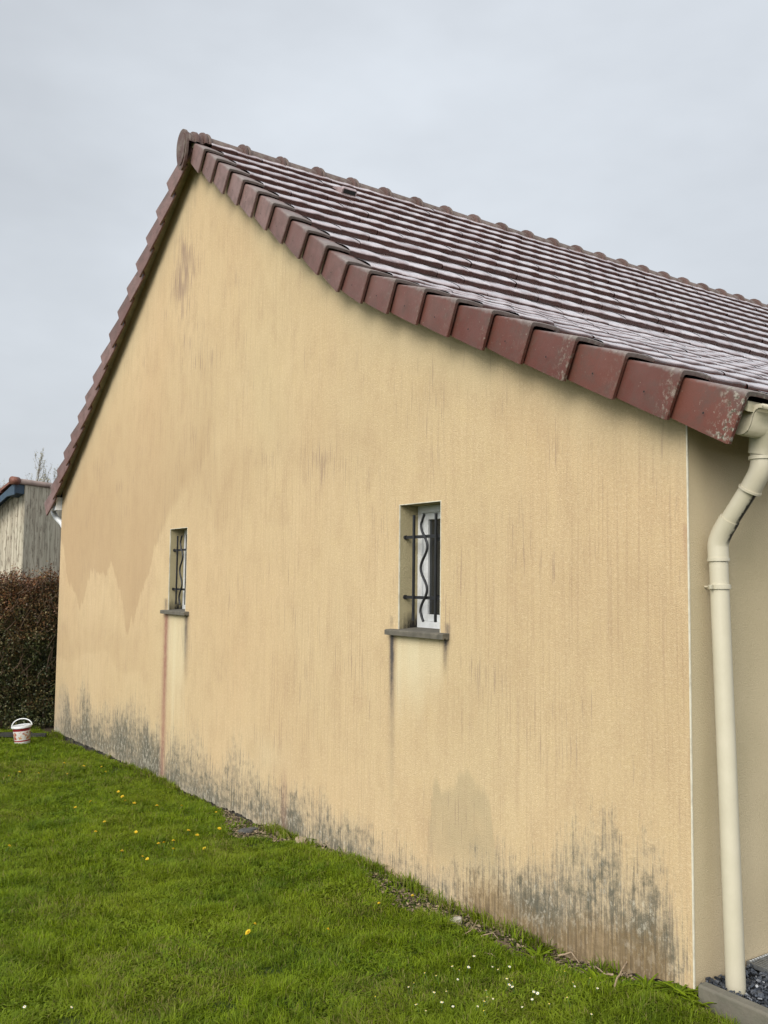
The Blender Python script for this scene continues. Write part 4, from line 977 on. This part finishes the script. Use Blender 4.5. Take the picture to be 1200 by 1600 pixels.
# ------------------------------------------------------------------ hedge
def hedge():
    h = empty('hedge', (0, 9.9, -.32)); r = np.random.default_rng(11)
    tag(h, 'dense dark hedge with reddish brown upper leaves standing behind the house corner', 'hedge')
    X0, X1, Y0, Y1, Zt = -6, 4.5, 9.85, 10.9, 1.60
    def topz(x): return Zt-.02+.12*(vnoise(x, 1, 1.1)-.5)+.13*(vnoise(x, 2, 5)-.5)+.10*(vnoise(x, 4, 17)-.5)
    def front(x, z): return Y0+.16*(vnoise2(x, z, 2, 2.6)-.5)+.10*(vnoise2(x, z, 3, 7)-.5)
    def gen(n, xa, xb, smin, smax, deep):
        x = r.uniform(xa, xb, n); u = r.random(n)
        mode = r.random(n) < .80
        z = np.where(mode, -.30+u*(topz(x)+.30), topz(x)-np.abs(r.normal(0, .10, n)))
        y = np.where(mode, front(x, z)+np.abs(r.normal(0, deep, n)), r.uniform(Y0+.05, Y1, n))
        stray = r.random(n) < .06; z = np.where(stray, topz(x)+np.abs(r.normal(0, .07, n)), z)
        s = r.uniform(smin, smax, n)
        # random orientation quads, pointed leaf
        a = r.normal(size=(n, 3)); a /= np.linalg.norm(a, axis=1)[:, None]; b_ = r.normal(size=(n, 3)); b_ -= (a*b_).sum(1)[:, None]*a; b_ /= np.linalg.norm(b_, axis=1)[:, None]
        c = np.stack([x, y, z], 1)
        V = np.stack([c-a*s[:, None], c+b_*s[:, None]*.45, c+a*s[:, None], c-b_*s[:, None]*.45], 1).reshape(-1, 3)
        k = np.arange(n)*4; F = np.stack([k, k+1, k+2, k+3], 1)
        hh = np.clip((z-.75)/.8, 0, 1); cl = vnoise2(x*1.0, z, 9, 6)
        red = np.clip(hh*.85+.5*(cl-.5)+.25*r.normal(size=n), 0, 1)
        return V, F, r.random(n), red
    A = [gen(90000, -2.2, .9, .010, .021, .10), gen(26000, X0, -2.2, .02, .035, .12), gen(16000, .9, X1, .02, .035, .12)]
    V = []; F = []; R1 = []; R2 = []; off = 0
    for v, f, a, d in A: V.append(v); F.append(f+off); off += len(v); R1.append(a); R2.append(d)
    m, b = mat('hedge_leaf'); q = b.attr('rnd'); rd = b.attr('red')
    g_ = b.mix(q, (.012, .022, .006), (.075, .085, .024)); br = b.mix(q, (.060, .020, .010), (.26, .115, .05))
    c = b.mix(rd, g_, br); c = b.mix(b.mapr(q, .93, .95, 0, .6), c, (.25, .22, .10))
    b.out(b.bsdf(c, .5, None, .4))
    o = npmesh('foliage', np.vstack(V)-np.array([0, 9.9, -.32]), np.vstack(F), m, h, attrs={'rnd': ('FACE', np.concatenate(R1)), 'red': ('FACE', np.concatenate(R2))})
    t = MB()
    rr = random.Random(4)
    for i in range(150):
        x = rr.uniform(-2.4, .8) if i < 100 else rr.uniform(X0, X1); y = rr.uniform(.12, .7)
        pts = [(x, y, -.05)]; cx, cy = x, y
        for k in range(1, 7): cx += rr.uniform(-.06, .06); cy += rr.uniform(-.05, .05); pts.append((cx, cy, k*.31))
        t.tube(pts, [.014-.0018*k for k in range(7)], 5)
    for i in range(420):
        x = rr.uniform(-2.2, .8); z0_ = rr.uniform(.6, 1.85); y = rr.uniform(-.12, .06) if z0_ < 1.75 else rr.uniform(0, .6); d = Vector((rr.gauss(0, .5), rr.uniform(-.7, .05), rr.uniform(.3, 1.2))).normalized(); l = rr.uniform(.10, .26)
        p = Vector((x, y, z0_)); t.tube([p, p+d*l*.5+Vector((rr.gauss(0, .01), 0, .01)), p+d*l+Vector((0, 0, .03))], [.0045, .003, .0015], 4)
    t.build('stems', simple('hedge_stem', (.13, .085, .055), .9, .3), h)
    # dark core box standing in for the hedge's shaded inside, blocks see-through
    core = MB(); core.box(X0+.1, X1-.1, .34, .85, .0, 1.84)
    core.build('dark_core', simple('hedge_core_dark', (.022, .018, .010), .95, .6, nsc=30, bump=1.), h)
    return h
hedge()

# ------------------------------------------------------------------ neighbouring shed
def shed():
    C0 = Vector((1.58, 18.0, 0)); d1 = Vector((.75, .5, 0)).normalized(); dl = Vector((-.5547, .832, 0)); dl = Vector((-d1.y, d1.x, 0))
    nl = -d1                                      # outward normal of left face; camera side
    h = empty('shed', (C0.x, C0.y, -.35)); h.rotation_euler = (0, 0, math.atan2(d1.y, d1.x))
    tag(h, 'weathered pale grey shed with a steep orange tile roof behind the hedge', 'shed')
    # local frame: x along d1 (away), y along dl, z up.  left face = plane x=0, right face = plane y=0
    H = 3.93; dep = 4.0; wid = 5.0
    def planks(name):
        m, b = mat(name); P = b.obj()
        s = b.noise(b.scale(P, (9, 9, .5)), 2.2, 6, .75); s2 = b.noise(b.scale(P, (5, 5, 1.4), (2, 2, 2)), 3, 5, .7)
        c = b.mix(b.mapr(s, .4, .62), (.52, .465, .355), (.27, .23, .17)); c = b.mix(b.mapr(s2, .52, .62, 0, .8), c, (.11, .08, .055))
        c = b.mix(b.mapr(b.noise(P, .8, 2), .4, .65, 0, .4), c, (.40, .385, .29))
        b.out(b.bsdf(c, .9, b.bump(s, .8, .01))); return m
    mp = planks('weathered_cladding')
    def zt_(y): return H-.72*y
    l = MB(); y = 0.004; k = 0
    while y < dep: w = .145; l.add([(0, y, 0), (0, y+w-.008, 0), (0, y+w-.008, zt_(y+w)), (0, y, zt_(y)), (.02, y, 0), (.02, y+w-.008, 0), (.02, y+w-.008, zt_(y+w)), (.02, y, zt_(y))], [(0, 3, 2, 1), (0, 4, 7, 3), (1, 2, 6, 5), (4, 5, 6, 7)]); y += w; k += 1
    l.build('side_wall', mp, h)
    l = MB(); x = .0
    while x < wid: w = .16; l.box(x+.004, x+w-.004, -.02, .0, 0, H-.03); x += w
    l.build('tall_wall', mp, h)
    MB().box(.021, wid-.02, .001, dep-.01, .0, 1.0).build('inner_wall', M_SOFF, h)
    MB().add([(.021, .0, 0), (.021, dep, 0), (.021, dep, zt_(dep)), (.021, 0, H-.02)], [(0, 1, 2, 3)]).build('inner_wall', M_SOFF, h)
    mo = simple('orange_tile', (.15, .055, .034), .6, .3, nsc=7, bump=.5, dirt=(.20, .10, .07), dirt_amt=.6)
    rf = MB(); ov = .34; n = 14
    for i in range(n):
        y0, y1 = -.02+i*.34, -.02+(i+1)*.34+.02
        rf.add([(-ov, y0, zt_(y0)+.07), (wid, y0, zt_(y0)+.07), (wid, y1, zt_(y1)+.11), (-ov, y1, zt_(y1)+.11), (-ov, y0, zt_(y0)+.02), (wid, y0, zt_(y0)+.02), (wid, y1, zt_(y1)+.05), (-ov, y1, zt_(y1)+.05)],
               [(0, 1, 2, 3), (4, 7, 6, 5), (0, 4, 5, 1), (3, 2, 6, 7), (0, 3, 7, 4), (1, 5, 6, 2)])
    rf_o = rf.build('roof', mo, h)
    rd = MB(); rd.tube([(-ov-.02, -.02, H+.03), (wid, -.02, H+.03)], .06, 14)
    rd.build('ridge_tile', simple('grey_ridge', (.20, .15, .13), .7, .3, nsc=4), rf_o, True)
    ec = MB(); ec.tube([(-ov-.05, -.02, H+.03), (-ov+.12, -.02, H+.03)], .085, 14); ec.build('ridge_end', mo, rf_o, True)
    bl = MB(); bl.prism([(-.03, H-.02), (dep, zt_(dep)+.03), (dep, zt_(dep)-.12), (-.03+.2, H-.30), (-.03, H-.26)], -ov+.02, -ov+.05, 0)
    bl.prism([(.0, H-.02), (.16, H-.12), (.16, H-.30), (.0, H-.22)], -ov+.05, -.002, 0)
    bl.add([(-ov+.05, 0, zt_(0)-.01), (-.002, 0, zt_(0)-.01), (-.002, dep, zt_(dep)-.01), (-ov+.05, dep, zt_(dep)-.01)], [(0, 1, 2, 3)])
    bl.build('barge_board', simple('blue_paint', (.028, .055, .085), .6, .2, dirt=(.03, .04, .05)), rf_o)
shed()

# ------------------------------------------------------------------ bare trees far behind
def bare_tree(x, y, H, spread, seed, label):
    r = random.Random(seed); t = empty('bare_tree', (x, y, -.35)); tag(t, label, 'tree')
    tk = MB(); tk.tube([(0, 0, 0), (.04, 0, H*.25), (0, .03, H*.45)], [.13, .10, .07], 10); tk.build('trunk', simple('bark', (.10, .085, .07), .9, .3, nsc=20, bump=.8), t)
    cr = MB(); bud = []
    def grow(p, d, l, rad, lev):
        n = 5; pts = [p]; q = p; dd = d
        for i in range(n):
            dd = (dd+Vector((r.gauss(0, .12), r.gauss(0, .12), .08+r.gauss(0, .06)))).normalized(); q = q+dd*l/n; pts.append(q)
        cr.tube(pts, [rad*(1-.5*i/n) for i in range(n+1)], 4 if lev else 6, False)
        if lev >= 3:
            for p_ in pts[1:]:
                if r.random() < .7: bud.append(p_)
        if lev < 4:
            for _ in range((4, 4, 4, 3)[lev]):
                k = r.randint(2, n); a = r.uniform(0, 6.28); o_ = Vector((math.cos(a)*spread, math.sin(a)*spread, .9)); grow(pts[k], (dd*.8+o_*.6).normalized(), l*.62, rad*.5, lev+1)
    for k in range(5):
        a = k*1.256+r.random(); grow(Vector((0, .02, H*(.30+.03*k))), Vector((math.cos(a)*spread*.9, math.sin(a)*spread*.9, .9)).normalized(), H*.30, .045, 0)
    V = [];F = []
    for p in bud:
        for _ in range(2):
            s = r.uniform(.012, .03); o_ = Vector((r.gauss(0, .02), r.gauss(0, .02), r.gauss(0, .02))); k = len(V)
            a = Vector((r.gauss(0, 1), r.gauss(0, 1), r.gauss(0, 1))).normalized()*s; b_ = a.orthogonal().normalized()*s*.6
            V += [p+o_-a, p+o_+b_, p+o_+a, p+o_-b_]; F.append((k, k+1, k+2, k+3))
    c_o = cr.build('crown', simple('twig_bark', (.17, .145, .12), .9, .3), t)
    MB().add(V, F).build('buds', simple('spring_bud', (.26, .24, .15), .8, .3), t)
bare_tree(4.95, 30, 5.9, .55, 3, 'bare budding tree rising behind the shed ridge beside the house verge')
bare_tree(3.3, 32, 5.9, .5, 8, 'thin bare tree at the left edge behind the shed roof')
